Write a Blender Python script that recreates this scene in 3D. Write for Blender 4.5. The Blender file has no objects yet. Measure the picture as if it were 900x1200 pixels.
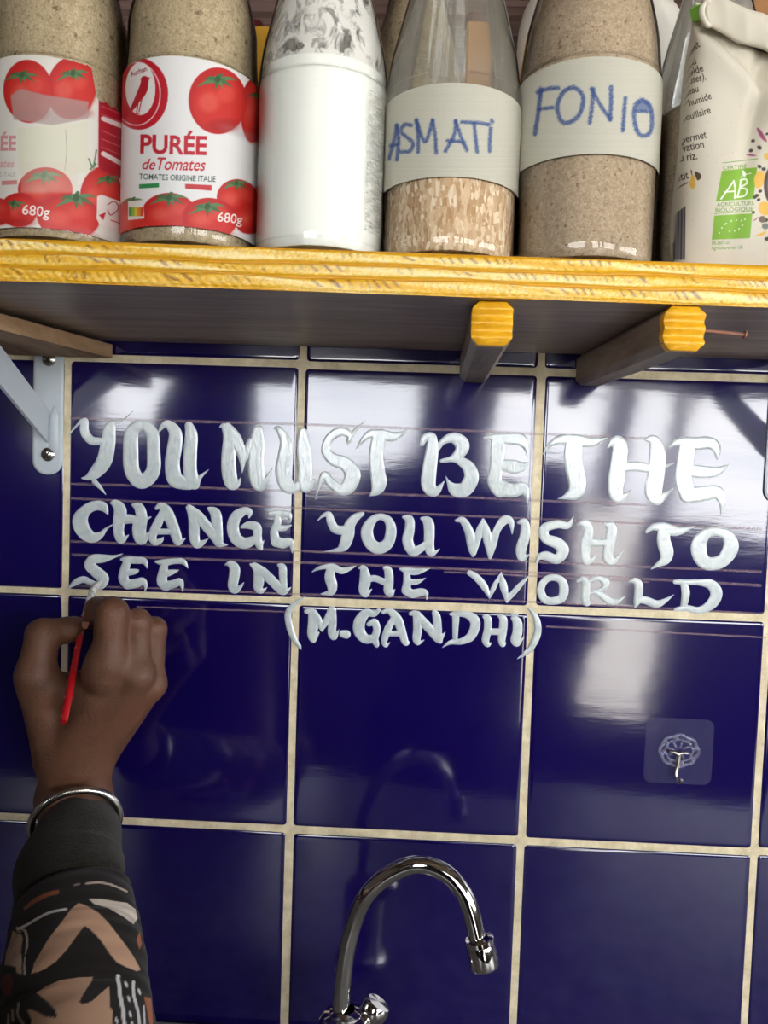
import bpy, math, random
import numpy as np
from mathutils import Vector
random.seed(7); rng = np.random.default_rng(11)
S = bpy.context.scene
COL = S.collection

# ------------------------------------------------------------------ camera
Z0 = 1.45                                   # height of the tile joint just under the shelf
F = 940.0
YAW, PITCH, ROLL = 0.0319, -0.0531, 0.0331
CAM = np.array([0.2943, -0.6768, Z0 - 0.0856])
def _basis():
    cy, sy = math.cos(YAW), math.sin(YAW); cp, sp = math.cos(PITCH), math.sin(PITCH)
    cr, sr = math.cos(ROLL), math.sin(ROLL)
    right = np.array([cy, sy, 0.]); fwd = np.array([-sy*cp, cy*cp, sp]); up = np.cross(right, fwd)
    return cr*right + sr*up, -sr*right + cr*up, fwd
RR, UU, WW = _basis()
cam_d = bpy.data.cameras.new('camera'); cam = bpy.data.objects.new('camera', cam_d); COL.objects.link(cam)
cam_d.sensor_fit = 'HORIZONTAL'; cam_d.sensor_width = 36.0; cam_d.lens = 36.0*F/900.0
cam_d.clip_start = 0.02; cam_d.clip_end = 200
from mathutils import Matrix
cam.matrix_world = Matrix(((RR[0], UU[0], -WW[0], CAM[0]), (RR[1], UU[1], -WW[1], CAM[1]), (RR[2], UU[2], -WW[2], CAM[2]), (0, 0, 0, 1)))
S.camera = cam
def ray(x, y): return WW + RR*(x-450)/F - UU*(y-600)/F
def at(x, y, d=0.0):                         # point seen at photo pixel (x, y), d metres in front of the wall
    v = ray(x, y); return CAM + v*((-d - CAM[1])/v[1])
def onz(x, y, z):
    v = ray(x, y); return CAM + v*((z - CAM[2])/v[2])
def pxm(d): return (-d - CAM[1])/F           # metres per photo pixel at distance d from the wall
def project(P):
    D = P - CAM; w = D @ WW
    return 450 + F*(D @ RR)/w, 600 - F*(D @ UU)/w

# ------------------------------------------------------------------ world, light, exposure
W = bpy.data.worlds.new('sky'); S.world = W; W.use_nodes = True
nt = W.node_tree; nt.nodes.clear()
o_ = nt.nodes.new('ShaderNodeOutputWorld'); bg = nt.nodes.new('ShaderNodeBackground')
tc = nt.nodes.new('ShaderNodeTexCoord'); mp = nt.nodes.new('ShaderNodeMapping'); mp.inputs['Scale'].default_value = (1.2, 1.2, 9.0)
nz = nt.nodes.new('ShaderNodeTexNoise'); nz.inputs['Scale'].default_value = 2.2; nz.inputs['Detail'].default_value = 5
rp = nt.nodes.new('ShaderNodeValToRGB'); rp.color_ramp.elements[0].position = .3; rp.color_ramp.elements[1].position = .62
rp.color_ramp.elements[0].color = (.62, .66, .72, 1); rp.color_ramp.elements[1].color = (1, 1, .99, 1)
nt.links.new(tc.outputs['Generated'], mp.inputs['Vector']); nt.links.new(mp.outputs[0], nz.inputs['Vector'])
nt.links.new(nz.outputs['Fac'], rp.inputs['Fac']); nt.links.new(rp.outputs['Color'], bg.inputs['Color'])
SKY = 13.0
bg.inputs['Strength'].default_value = SKY
nt.links.new(bg.outputs[0], o_.inputs['Surface'])
S.view_settings.view_transform = 'Standard'; S.view_settings.look = 'None'
S.view_settings.exposure = 0.0; S.view_settings.gamma = 1.0; S.view_settings.use_curve_mapping = False
S.cycles.max_bounces = 10; S.cycles.transparent_max_bounces = 16; S.cycles.glossy_bounces = 6
S.cycles.transmission_bounces = 8

# ------------------------------------------------------------------ helpers: colours, materials
def lin(c):
    c = np.asarray(c, float)/255.0
    return np.where(c <= .04045, c/12.92, ((c+.055)/1.055)**2.4)
class Mat:
    def __init__(s, name, col=(.5, .5, .5), rough=.5, metal=0., spec=.5, **kw):
        s.m = bpy.data.materials.new(name); s.m.use_nodes = True; s.t = s.m.node_tree; s.n = s.t.nodes
        s.b = s.n['Principled BSDF']; s.out = s.n['Material Output']
        s.set(col=col, rough=rough, metal=metal, spec=spec, **kw)
    def set(s, col=None, rough=None, metal=None, spec=None, coat=None, coat_rough=None, ior=None, sheen=None, sss=None):
        I = s.b.inputs
        if col is not None: I['Base Color'].default_value = (*col[:3], 1)
        if rough is not None: I['Roughness'].default_value = rough
        if metal is not None: I['Metallic'].default_value = metal
        if spec is not None: I['Specular IOR Level'].default_value = spec
        if coat is not None: I['Coat Weight'].default_value = coat
        if coat_rough is not None: I['Coat Roughness'].default_value = coat_rough
        if ior is not None: I['IOR'].default_value = ior
        if sheen is not None: I['Sheen Weight'].default_value = sheen
        if sss is not None: I['Subsurface Weight'].default_value = sss; I['Subsurface Radius'].default_value = (.004, .0015, .001)
    def link(s, a, b): s.t.links.new(a, b)
    def node(s, t, **kw):
        n = s.n.new(t)
        for k, v in kw.items():
            if k in n.inputs: n.inputs[k].default_value = v
            else: setattr(n, k, v)
        return n
    def coord(s, scale=(1, 1, 1), rot=(0, 0, 0), kind='Object'):
        c = s.node('ShaderNodeTexCoord'); m = s.node('ShaderNodeMapping')
        m.inputs['Scale'].default_value = scale; m.inputs['Rotation'].default_value = rot
        s.link(c.outputs[kind], m.inputs['Vector']); return m.outputs[0]
    def noise(s, vec, scale, detail=4, rough=.5, dist=0):
        n = s.node('ShaderNodeTexNoise', Scale=scale, Detail=detail, Roughness=rough, Distortion=dist); s.link(vec, n.inputs['Vector']); return n.outputs['Fac']
    def ramp(s, fac, stops):
        r = s.node('ShaderNodeValToRGB'); e = r.color_ramp.elements
        while len(e) < len(stops): e.new(.5)
        for q, (p, c) in zip(e, stops):
            q.position = p; q.color = (c, c, c, 1) if np.isscalar(c) else (*c[:3], 1)
        s.link(fac, r.inputs['Fac']); return r.outputs['Color']
    def mix(s, fac, a, b, blend='MIX'):
        n = s.node('ShaderNodeMix'); n.data_type = 'RGBA'; n.blend_type = blend
        for sock, v in ((n.inputs[0], fac), (n.inputs[6], a), (n.inputs[7], b)):
            if hasattr(v, 'is_linked'): s.link(v, sock)
            elif np.isscalar(v): sock.default_value = v
            else: sock.default_value = (*v[:3], 1)
        return n.outputs[2]
    def bump(s, h, strength=.3, dist=.001):
        b = s.node('ShaderNodeBump', Strength=strength, Distance=dist); s.link(h, b.inputs['Height']); s.link(b.outputs[0], s.b.inputs['Normal']); return b
    def base(s, c): s.link(c, s.b.inputs['Base Color'])
    def rough(s, c): s.link(c, s.b.inputs['Roughness'])
def vcol(name, rough=.5, spec=.5, bumpscale=0, strength=.2, sheen=None):
    m = Mat(name, rough=rough, spec=spec, sheen=sheen)
    a = m.node('ShaderNodeVertexColor'); a.layer_name = 'Col'; m.base(a.outputs['Color'])
    if bumpscale: m.bump(m.noise(m.coord(), bumpscale, 3), strength, .0006)
    return m

# ------------------------------------------------------------------ helpers: objects
def thing(name, label, cat, loc=(0, 0, 0), group=None, mesh=None):
    o = bpy.data.objects.new(name, mesh); COL.objects.link(o); o.location = loc
    o['label'] = label; o['category'] = cat
    if group: o['group'] = group
    if mesh is None: o.empty_display_size = .02
    return o
def mk(name, V, Fc, mat, parent=None, smooth=True, cols=None, mats=None, fmat=None, label=None, kind=None):
    V = np.asarray(V, float)
    if parent is not None:
        bpy_loc = np.zeros(3); q = parent
        while q is not None: bpy_loc += np.array(q.location); q = q.parent
    else: bpy_loc = np.zeros(3)
    me = bpy.data.meshes.new(name)
    if isinstance(Fc, np.ndarray): 
        n, k = Fc.shape
        me.vertices.add(len(V)); me.vertices.foreach_set('co', (V - bpy_loc).astype(np.float32).ravel())
        me.loops.add(n*k); me.loops.foreach_set('vertex_index', Fc.astype(np.int32).ravel())
        me.polygons.add(n); me.polygons.foreach_set('loop_start', np.arange(0, n*k, k, dtype=np.int32))
        me.update(calc_edges=True); me.validate()
    else:
        me.from_pydata((V - bpy_loc).tolist(), [], Fc); me.update()
    for m in (mats or [mat]): me.materials.append(m.m if isinstance(m, Mat) else m)
    if fmat is not None: me.polygons.foreach_set('material_index', np.asarray(fmat, np.int32))
    me.polygons.foreach_set('use_smooth', np.full(len(me.polygons), smooth))
    if cols is not None:
        a = me.color_attributes.new('Col', 'FLOAT_COLOR', 'POINT')
        a.data.foreach_set('color', np.concatenate([cols, np.ones((len(cols), 1))], 1).astype(np.float32).ravel())
    o = bpy.data.objects.new(name, me); COL.objects.link(o)
    if parent is not None: o.parent = parent
    if label: o['label'] = label
    if kind: o['kind'] = kind
    return o
class MB:                                    # collects shapes into one mesh
    def __init__(s): s.V = []; s.F = []; s.M = []
    def add(s, V, Fc, mi=0):
        n = len(s.V); s.V += [tuple(map(float, v)) for v in V]; s.F += [tuple(int(i)+n for i in f) for f in Fc]; s.M += [mi]*len(Fc)
    def box(s, lo, hi, b=0.0, mi=0):         # bevelled box: chamfered on all edges
        lo = np.array(lo, float); hi = np.array(hi, float); c = (lo+hi)/2; h = (hi-lo)/2
        s.hull_box(c, np.eye(3), h, b, mi)
    def hull_box(s, c, ax, h, b=0.0, mi=0):
        h = np.asarray(h, float); b = min(b, .45*h.min())
        V = []; idx = {}
        for sx in (-1, 1):
            for sy in (-1, 1):
                for sz in (-1, 1):
                    sg = np.array((sx, sy, sz))
                    for k in range(3):
                        p = sg*(h-b); p[k] = sg[k]*h[k]; idx[(sx, sy, sz, k)] = len(V); V.append(np.asarray(c) + ax.T @ p)
        Fc = []
        for k in range(3):
            a, d = [(1, 2), (2, 0), (0, 1)][k]
            for sg in (-1, 1):
                q = []
                for (u, v) in ((-1, -1), (1, -1), (1, 1), (-1, 1)):
                    t = [0, 0, 0]; t[k] = sg; t[a] = u; t[d] = v; q.append(idx[(*t, k)])
                Fc.append(q if sg > 0 else q[::-1])
        for k in range(3):                   # edge chamfers along axis k
            a, d = [(1, 2), (2, 0), (0, 1)][k]
            for u in (-1, 1):
                for v in (-1, 1):
                    def I(sk, kk):
                        t = [0, 0, 0]; t[k] = sk; t[a] = u; t[d] = v; return idx[(*t, kk)]
                    q = [I(-1, a), I(1, a), I(1, d), I(-1, d)]
                    Fc.append(q[::-1] if u*v > 0 else q)
        for sx in (-1, 1):
            for sy in (-1, 1):
                for sz in (-1, 1):
                    q = [idx[(sx, sy, sz, k)] for k in range(3)]
                    Fc.append(q if sx*sy*sz > 0 else q[::-1])
        s.add(V, Fc, mi)
    def tube(s, P, R, n=16, cap=True, mi=0, squash=1.0):
        P = [np.asarray(p, float) for p in P]; R = np.broadcast_to(R, len(P))
        T = [P[min(i+1, len(P)-1)] - P[max(i-1, 0)] for i in range(len(P))]
        T = [t/np.linalg.norm(t) for t in T]
        u = np.cross(T[0], (0, 0, 1.)) if abs(T[0][2]) < .9 else np.cross(T[0], (0, 1., 0)); u /= np.linalg.norm(u)
        V = []; Fc = []
        for i, (p, t, r) in enumerate(zip(P, T, R)):
            u = u - t*(u @ t); u /= np.linalg.norm(u); w = np.cross(t, u)
            for k in range(n):
                a = 2*math.pi*k/n; V.append(p + r*(math.cos(a)*u + squash*math.sin(a)*w))
        for i in range(len(P)-1):
            for k in range(n): Fc.append((i*n+k, i*n+(k+1) % n, (i+1)*n+(k+1) % n, (i+1)*n+k))
        if cap:
            Fc.append(tuple(range(n-1, -1, -1))); Fc.append(tuple(range((len(P)-1)*n, len(P)*n)))
        s.add(V, Fc, mi)
    def lathe(s, c, prof, n=48, axis=(0, 0, 1), mi=0, cap0=False, cap1=False):
        c = np.asarray(c, float); ax = np.asarray(axis, float); ax /= np.linalg.norm(ax)
        u = np.cross(ax, (0, 1., 0)) if abs(ax[1]) < .9 else np.cross(ax, (1., 0, 0)); u /= np.linalg.norm(u); w = np.cross(ax, u)
        V = []; Fc = []
        for (r, z) in prof:
            for k in range(n):
                a = 2*math.pi*k/n; V.append(c + ax*z + r*(math.cos(a)*u + math.sin(a)*w))
        for i in range(len(prof)-1):
            for k in range(n): Fc.append((i*n+k, i*n+(k+1) % n, (i+1)*n+(k+1) % n, (i+1)*n+k))
        if cap0: Fc.append(tuple(range(n-1, -1, -1)))
        if cap1: Fc.append(tuple(range((len(prof)-1)*n, len(prof)*n)))
        s.add(V, Fc, mi)
    def build(s, name, mat=None, parent=None, smooth=False, mats=None, label=None, kind=None, bevel=0):
        o = mk(name, s.V, s.F, mat, parent, smooth, mats=mats, fmat=s.M, label=label, kind=kind)
        if smooth == 'auto' or bevel: pass
        return o
def auto(o, ang=35):                          # smooth shading that keeps edges sharper than ANG
    me = o.data; me.polygons.foreach_set('use_smooth', np.ones(len(me.polygons), bool)); me.set_sharp_from_angle(angle=math.radians(ang)); return o
def struct(o): o['kind'] = 'structure'; return o
def catmull(P, n=8, closed=False):
    P = np.asarray(P, float); m = len(P); out = []
    if m == 1: return P
    segs = m if closed else m-1
    for i in range(segs):
        if closed: a, b, c, d = P[(i-1) % m], P[i], P[(i+1) % m], P[(i+2) % m]
        else: a, b, c, d = P[max(i-1, 0)], P[i], P[i+1], P[min(i+2, m-1)]
        for t in np.linspace(0, 1, n, endpoint=False):
            out.append(.5*((2*b) + (-a+c)*t + (2*a-5*b+4*c-d)*t*t + (-a+3*b-3*c+d)*t**3))
    out.append(P[0] if closed else P[-1]); return np.array(out)

# surface nets: zero level of a sampled field -> vertices, quads
def surfnets(Fd, org, h):
    s = Fd < 0; nx, ny, nzz = Fd.shape
    cnt = np.zeros((nx-1, ny-1, nzz-1), np.int16); pos = np.zeros((nx-1, ny-1, nzz-1, 3), np.float32)
    for ax in range(3):
        A = [slice(None)]*3; B = [slice(None)]*3; A[ax] = slice(0, -1); B[ax] = slice(1, None)
        fa, fb = Fd[tuple(A)], Fd[tuple(B)]; cr = s[tuple(A)] != s[tuple(B)]
        t = np.where(cr, fa/np.where(cr, fa-fb, 1), 0)
        o1, o2 = [i for i in range(3) if i != ax]
        for i in (0, 1):
            for j in (0, 1):
                sl = [slice(None)]*3
                sl[o1] = slice(i, cr.shape[o1]-1+i); sl[o2] = slice(j, cr.shape[o2]-1+j)
                c = cr[tuple(sl)]; cnt += c
                pos[..., ax] += np.where(c, t[tuple(sl)], 0); pos[..., o1] += c*i; pos[..., o2] += c*j
    act = cnt > 0; idx = -np.ones(act.shape, np.int64); idx[act] = np.arange(act.sum())
    g = np.argwhere(act); V = (g + pos[act]/cnt[act][:, None])*h + org
    Q = []
    for ax in range(3):
        A = [slice(1, -1)]*3; B = [slice(1, -1)]*3; A[ax] = slice(0, -1); B[ax] = slice(1, None)
        sa, sb = s[tuple(A)], s[tuple(B)]; cr = np.argwhere(sa != sb)
        if not len(cr): continue
        off = np.ones(3, int); off[ax] = 0; base = cr + off
        o1, o2 = (ax+1) % 3, (ax+2) % 3
        e1 = np.eye(3, dtype=int)[o1]; e2 = np.eye(3, dtype=int)[o2]
        q = np.stack([idx[tuple((base-e1-e2).T)], idx[tuple((base-e2).T)], idx[tuple(base.T)], idx[tuple((base-e1).T)]], 1)
        flip = ~sa[tuple(cr.T)]; q[flip] = q[flip][:, ::-1]; Q.append(q)
    return V, np.concatenate(Q)
def smin(a, b, k):
    h = np.clip(.5 + .5*(b-a)/k, 0, 1); return b*(1-h) + a*h - k*h*(1-h)
def cone(P, a, b, ra, rb):
    a = np.asarray(a, np.float32); b = np.asarray(b, np.float32); ab = b-a; t = np.clip(((P-a) @ ab)/max(ab @ ab, 1e-12), 0, 1)
    return np.linalg.norm(P - a - t[..., None]*ab, axis=-1) - (ra + (rb-ra)*t)
def sdf_mesh(groups, h, pad=.012, kk=.01, post=None):
    allp = np.array([p for g in groups for (a, b, ra, rb) in g[0] for p in (np.array(a)-ra, np.array(a)+ra, np.array(b)-rb, np.array(b)+rb)])
    lo = allp.min(0)-pad; hi = allp.max(0)+pad; n = np.ceil((hi-lo)/h).astype(int)+1
    ax = [lo[i]+h*np.arange(n[i]) for i in range(3)]
    out = np.empty(n, np.float32)
    for i0 in range(0, n[0], 24):
        P = np.stack(np.meshgrid(ax[0][i0:i0+24], ax[1], ax[2], indexing='ij'), -1).astype(np.float32)
        tot = None
        for prims, k, kj in groups:
            d = None
            for pr in prims:
                e = cone(P, *pr); d = e if d is None else smin(d, e, k)
            tot = d if tot is None else smin(tot, d, kj)
        if post is not None: tot = post(P, tot)
        out[i0:i0+24] = tot
    return surfnets(out, lo, h)

# ------------------------------------------------------------------ helpers: printed art on vertex colours
class Canvas:                                 # a small drawing in photo-pixel units, read by the mesh vertices it is printed on
    def __init__(s, x0, y0, x1, y1, sc=3, bgc=(255, 255, 255)):
        s.x0, s.y0, s.sc = x0, y0, sc
        s.w = int((x1-x0)*sc); s.h = int((y1-y0)*sc)
        s.A = np.empty((s.h, s.w, 3), np.float32); s.A[:] = bgc
        s.X, s.Y = np.meshgrid(x0 + (np.arange(s.w)+.5)/sc, y0 + (np.arange(s.h)+.5)/sc)
    def blend(s, d, col, al=1, soft=.5, sl=None):
        a = np.clip(.5 - d/soft, 0, 1)*al
        T = s.A if sl is None else s.A[sl]
        T[:] = T*(1-a[..., None]) + np.asarray(col, np.float32)*a[..., None]
    def box(s, x0, y0, x1, y1):
        i0 = max(int((x0-s.x0)*s.sc), 0); i1 = min(int((x1-s.x0)*s.sc)+1, s.w); j0 = max(int((y0-s.y0)*s.sc), 0); j1 = min(int((y1-s.y0)*s.sc)+1, s.h)
        if i1 <= i0 or j1 <= j0: return None
        return (slice(j0, j1), slice(i0, i1))
    def ell(s, cx, cy, rx, ry, col, al=1, rot=0, soft=.6):
        m = max(rx, ry)+soft*3; sl = s.box(cx-m, cy-m, cx+m, cy+m)
        if sl is None: return
        c, q = math.cos(math.radians(rot)), math.sin(math.radians(rot)); X = s.X[sl]-cx; Y = s.Y[sl]-cy
        u = (X*c+Y*q)/rx; v = (-X*q+Y*c)/ry
        s.blend((np.sqrt(u*u+v*v)-1)*min(rx, ry), col, al, soft, sl)
    def poly(s, pts, col, al=1, soft=.5, curve=0):
        P = catmull(pts, curve, True)[:-1] if curve else np.asarray(pts, float)
        sl = s.box(P[:, 0].min()-2, P[:, 1].min()-2, P[:, 0].max()+2, P[:, 1].max()+2)
        if sl is None: return
        X, Y = s.X[sl], s.Y[sl]; ins = np.zeros(X.shape, bool); d = np.full(X.shape, 1e9)
        for i in range(len(P)):
            a, b = P[i], P[(i+1) % len(P)]
            ab = b-a; L = max(ab @ ab, 1e-9); t = np.clip(((X-a[0])*ab[0]+(Y-a[1])*ab[1])/L, 0, 1)
            d = np.minimum(d, np.hypot(X-a[0]-t*ab[0], Y-a[1]-t*ab[1]))
            c = (a[1] > Y) != (b[1] > Y)
            if abs(ab[1]) > 1e-9: ins ^= c & (X < ab[0]*(Y-a[1])/ab[1]+a[0])
        s.blend(np.where(ins, -d, d), col, al, soft, sl)
    def stroke(s, pts, w, col, al=1, soft=.5, smooth=6, rough=0):
        P = np.asarray([(*p, w) if len(p) == 2 else p for p in pts], float)
        if smooth and len(P) > 2: P = catmull(P, smooth)
        m = P[:, 2].max()+2; sl = s.box(P[:, 0].min()-m, P[:, 1].min()-m, P[:, 0].max()+m, P[:, 1].max()+m)
        if sl is None: return
        X, Y = s.X[sl], s.Y[sl]; d = np.full(X.shape, 1e9)
        for a, b in zip(P[:-1], P[1:]):
            ab = (b-a)[:2]; L = max(ab @ ab, 1e-9); t = np.clip(((X-a[0])*ab[0]+(Y-a[1])*ab[1])/L, 0, 1)
            d = np.minimum(d, np.hypot(X-a[0]-t*ab[0], Y-a[1]-t*ab[1]) - (a[2]+(b[2]-a[2])*t)/2)
        al_ = al
        if rough: d = d + rough*rng.normal(size=d.shape); al_ = al*np.clip(.92+.35*rng.normal(size=d.shape), .15, 1)
        s.blend(d, col, al_, soft, sl)
    def text(s, txt, x, y, size, col, rot=0, shear=0, bold=0, xs=1, align='LEFT', al=1):   # (x, y): baseline start
        T = glyphs(txt, bold, align)
        c, q = math.cos(math.radians(rot)), math.sin(math.radians(rot))
        u = T[..., 0]*xs + T[..., 1]*shear; v = -T[..., 1]
        X = x + size*(u*c - v*q); Y = y + size*(u*q + v*c)
        m = 1; sl = s.box(X.min()-m, Y.min()-m, X.max()+m, Y.max()+m)
        if sl is None: return
        cov = np.zeros(s.X[sl].shape, np.float32); offs = [(-.25, -.25), (.25, -.25), (-.25, .25), (.25, .25)]
        ox, oy = s.X[sl][0, 0], s.Y[sl][0, 0]; hh, ww = cov.shape
        acc = [np.zeros((hh, ww), bool) for _ in offs]
        for (ax, bx, cx), (ay, by, cy) in zip(X, Y):
            D = (bx-ax)*(cy-ay)-(cx-ax)*(by-ay)
            if abs(D) < 1e-12: continue
            i0 = max(int((min(ax, bx, cx)-ox)*s.sc)-1, 0); i1 = min(int((max(ax, bx, cx)-ox)*s.sc)+3, ww)
            j0 = max(int((min(ay, by, cy)-oy)*s.sc)-1, 0); j1 = min(int((max(ay, by, cy)-oy)*s.sc)+3, hh)
            if i1 <= i0 or j1 <= j0: continue
            for A_, (dx, dy) in zip(acc, offs):
                px = ox + (np.arange(i0, i1)+dx)/s.sc; py = (oy + (np.arange(j0, j1)+dy)/s.sc)[:, None]
                w0 = ((bx-px)*(cy-py)-(cx-px)*(by-py))/D; w1 = ((cx-px)*(ay-py)-(ax-px)*(cy-py))/D
                A_[j0:j1, i0:i1] |= (w0 >= 0) & (w1 >= 0) & (w0+w1 <= 1)
        cov = sum(a.astype(np.float32) for a in acc)/4*al
        s.A[sl] = s.A[sl]*(1-cov[..., None]) + np.asarray(col, np.float32)*cov[..., None]
    def read(s, x, y):
        fx = np.clip((x-s.x0)*s.sc-.5, 0, s.w-1.001); fy = np.clip((y-s.y0)*s.sc-.5, 0, s.h-1.001)
        i = fx.astype(int); j = fy.astype(int); a = (fx-i)[:, None]; b = (fy-j)[:, None]
        c = s.A[j, i]*(1-a)*(1-b)+s.A[j, i+1]*a*(1-b)+s.A[j+1, i]*(1-a)*b+s.A[j+1, i+1]*a*b
        return lin(c)*.78                      # printed paper is never a perfect white
_gl = {}
def glyphs(txt, bold, align):
    k = (txt, bold, align)
    if k not in _gl:
        cu = bpy.data.curves.new('t', 'FONT'); cu.body = txt; cu.size = 1; cu.offset = bold; cu.align_x = align; cu.resolution_u = 3
        ob = bpy.data.objects.new('t', cu); COL.objects.link(ob)
        bpy.context.view_layer.update()
        me = ob.evaluated_get(bpy.context.evaluated_depsgraph_get()).to_mesh(); me.calc_loop_triangles()
        v = np.array([p.co[:2] for p in me.vertices]).reshape(-1, 2)
        t = np.array([l.vertices[:] for l in me.loop_triangles]).reshape(-1, 3)
        _gl[k] = v[t] if len(t) else np.zeros((0, 3, 2))
        bpy.data.objects.remove(ob); bpy.data.curves.remove(cu)
    return _gl[k]

# ================================================================== the setting
PIT = 0.2
VX = [-1.4, -1.2, -1.0, -.8, -.6, -.4, -.2, 0.0, .2, .4, .5975, .7975, .9975, 1.1975, 1.3975, 1.5975, 1.7975]
HZ = [Z0+.2, Z0, Z0-.2, Z0-.4, Z0-.6, Z0-.8]
J = .0030                                     # half width of a joint
m_tile = Mat('cobalt_glazed_tile', rough=.06, spec=.85, ior=1.55)
c = m_tile.coord()
n1 = m_tile.noise(c, 8, 2, .5, 0); n2 = m_tile.noise(c, 3.2, 3, .5, 0); n3 = m_tile.noise(m_tile.coord((14, 14, 90)), 1.0, 4, .6)
film = m_tile.ramp(n1, [(.4, 0.), (.85, .035)])
m_tile.base(m_tile.mix(n2, lin((11, 4, 62)), lin((22, 10, 84))))
m_tile.set(rough=.10)
wav = m_tile.noise(c, 16, 2, .4); m_tile.bump(m_tile.mix(.22, wav, n3), .038, .01)
m_grout = Mat('sandy_cement_grout', lin((205, 192, 165)), rough=.95, spec=.1)
c = m_grout.coord(); m_grout.base(m_grout.ramp(m_grout.noise(c, 60, 5, .7), [(.3, lin((196, 182, 148))), (.6, lin((230, 216, 184))), (.85, lin((240, 230, 204)))]))
m_grout.bump(m_grout.noise(c, 900, 3), .5, .0008)
wb = MB()
nb = 5; EB = .0042
def tile(x0, x1, z0, z1):
    j = lambda: random.uniform(-.0006, .0006)
    x0 += J+j(); x1 -= J+j(); z0 += J+j(); z1 -= J+j()
    # rounded pillow edge: rings of a rounded rectangle from the joint up to the flat face
    rings = []
    for k in range(nb+1):
        t = k/nb*math.pi/2; ins = EB*(1-math.cos(t))*.75; y = -.0003 + .0014*(1-math.sin(t)); r = .0028
        ring = []
        for (cx, cz, a0) in ((x1-ins-r, z1-ins-r, 0), (x0+ins+r, z1-ins-r, 90), (x0+ins+r, z0+ins+r, 180), (x1-ins-r, z0+ins+r, 270)):
            for q in range(4):
                a = math.radians(a0+30*q); ring.append((cx+r*math.cos(a), y, cz+r*math.sin(a)))
        rings.append(ring)
    V = [p for r in rings for p in r]; m = 16; Fc = []
    for i in range(nb):
        for k in range(m): Fc.append((i*m+k, i*m+(k+1) % m, (i+1)*m+(k+1) % m, (i+1)*m+k))
    Fc.append(tuple(range(nb*m, nb*m+m)))
    Fc = [f[::-1] for f in Fc]
    wb.add(V, [f[::-1] for f in Fc], 0)
for i in range(len(VX)-1):
    for k in range(len(HZ)-1): tile(VX[i], VX[i+1], HZ[k+1], HZ[k])
wb.box((-1.6, .0006, .0), (2.2, .12, 2.6), 0, 1)
o = wb.build('wall_back', mats=[m_tile, m_grout], smooth=False); auto(o, 50); struct(o)

# ribbed brown sheet above the shelf
m_rib = Mat('brown_ribbed_sheet', lin((96, 74, 68)), rough=.7, spec=.2)
c = m_rib.coord((2, 2, 40)); m_rib.base(m_rib.ramp(m_rib.noise(c, 3, 4, .6), [(.3, lin((84, 63, 58))), (.7, lin((124, 100, 92)))]))
rb = MB(); z = Z0+.048; prof = []
while z < 2.2:
    for (dy, dz) in ((0, 0), (-.004, .003), (-.004, .009), (0, .012)): prof.append((dy, z+dz))
    z += .0165
V = []; Fc = []
for (dy, zz) in prof: V += [(-1.4, -.0055+dy, zz), (1.9, -.0055+dy, zz)]
for i in range(len(prof)-1): Fc.append((2*i, 2*i+2, 2*i+3, 2*i+1))
rb.add(V, [f[::-1] for f in Fc]); o = rb.build('trim_1', m_rib); struct(o)

m_dark = Mat('dull_plaster', lin((88, 82, 78)), rough=.9, spec=.1)
c = m_dark.coord(); m_dark.base(m_dark.ramp(m_dark.noise(c, 4, 5), [(.3, lin((74, 68, 64))), (.7, lin((98, 92, 86)))]))
m_floor = Mat('grey_concrete_floor', lin((120, 112, 104)), rough=.8, spec=.2)
c = m_floor.coord(); m_floor.base(m_floor.ramp(m_floor.noise(c, 6, 6), [(.3, lin((70, 66, 62))), (.7, lin((94, 88, 82)))]))
m_roof = Mat('roof_boards', lin((92, 78, 66)), rough=.8, spec=.2)
c = m_roof.coord((1, 14, 1)); m_roof.base(m_roof.ramp(m_roof.noise(c, 3, 4), [(.3, lin((72, 60, 50))), (.7, lin((112, 96, 80)))]))
YB = -2.2
def sbox(name, lo, hi, m, b=.004):
    q = MB(); q.box(lo, hi, b); o = q.build(name, m); struct(o); return o
sbox('floor', (-1.6, -2.6, -.1), (2.2, .12, 0), m_floor)
sbox('ceiling', (-1.75, -2.65, 2.46), (2.35, .12, 2.56), m_roof)
sbox('wall_left', (-1.72, -2.3, 0), (-1.6, .12, 2.46), m_dark)
sbox('wall_right', (2.2, -2.3, 0), (2.32, .12, 1.14), m_dark)          # wide unglazed opening, unseen, added in the right wall to light the arm
sbox('wall_right.001', (2.2, -2.3, 1.82), (2.32, .12, 2.46), m_dark)
sbox('wall_right.002', (2.2, -.45, 1.14), (2.32, .12, 1.82), m_dark)
sbox('wall_right.003', (2.2, -2.3, 1.14), (2.32, -1.85, 1.82), m_dark)
# low wall behind the camera, with a gap, posts and an eaves beam
PT = Z0-.24
sbox('wall_front', (-1.6, YB-.1, 0), (.86, YB, PT), m_dark)
sbox('wall_front.003', (-1.6, YB-.08, PT), (-.52, YB-.005, Z0+.025), m_dark)
sbox('wall_front.001', (1.16, YB-.1, 0), (2.2, YB, PT-.01), m_dark)
sbox('wall_front.002', (.86, YB-.1, 0), (1.16, YB, PT-.72), m_dark)
sbox('trim_2', (-1.6, YB-.12, 1.98), (2.2, YB+.02, 2.46), m_roof)
sbox('trim_3', (.9, YB-.09, PT), (1.0, YB+.01, 2.2), m_roof)
sbox('trim_4', (1.19, YB-.09, PT), (1.255, YB-.01, 2.2), m_roof)
sbox('trim_5', (-1.6, YB-.09, Z0+.025), (-1.0, YB+.01, 2.2), m_roof)
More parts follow.
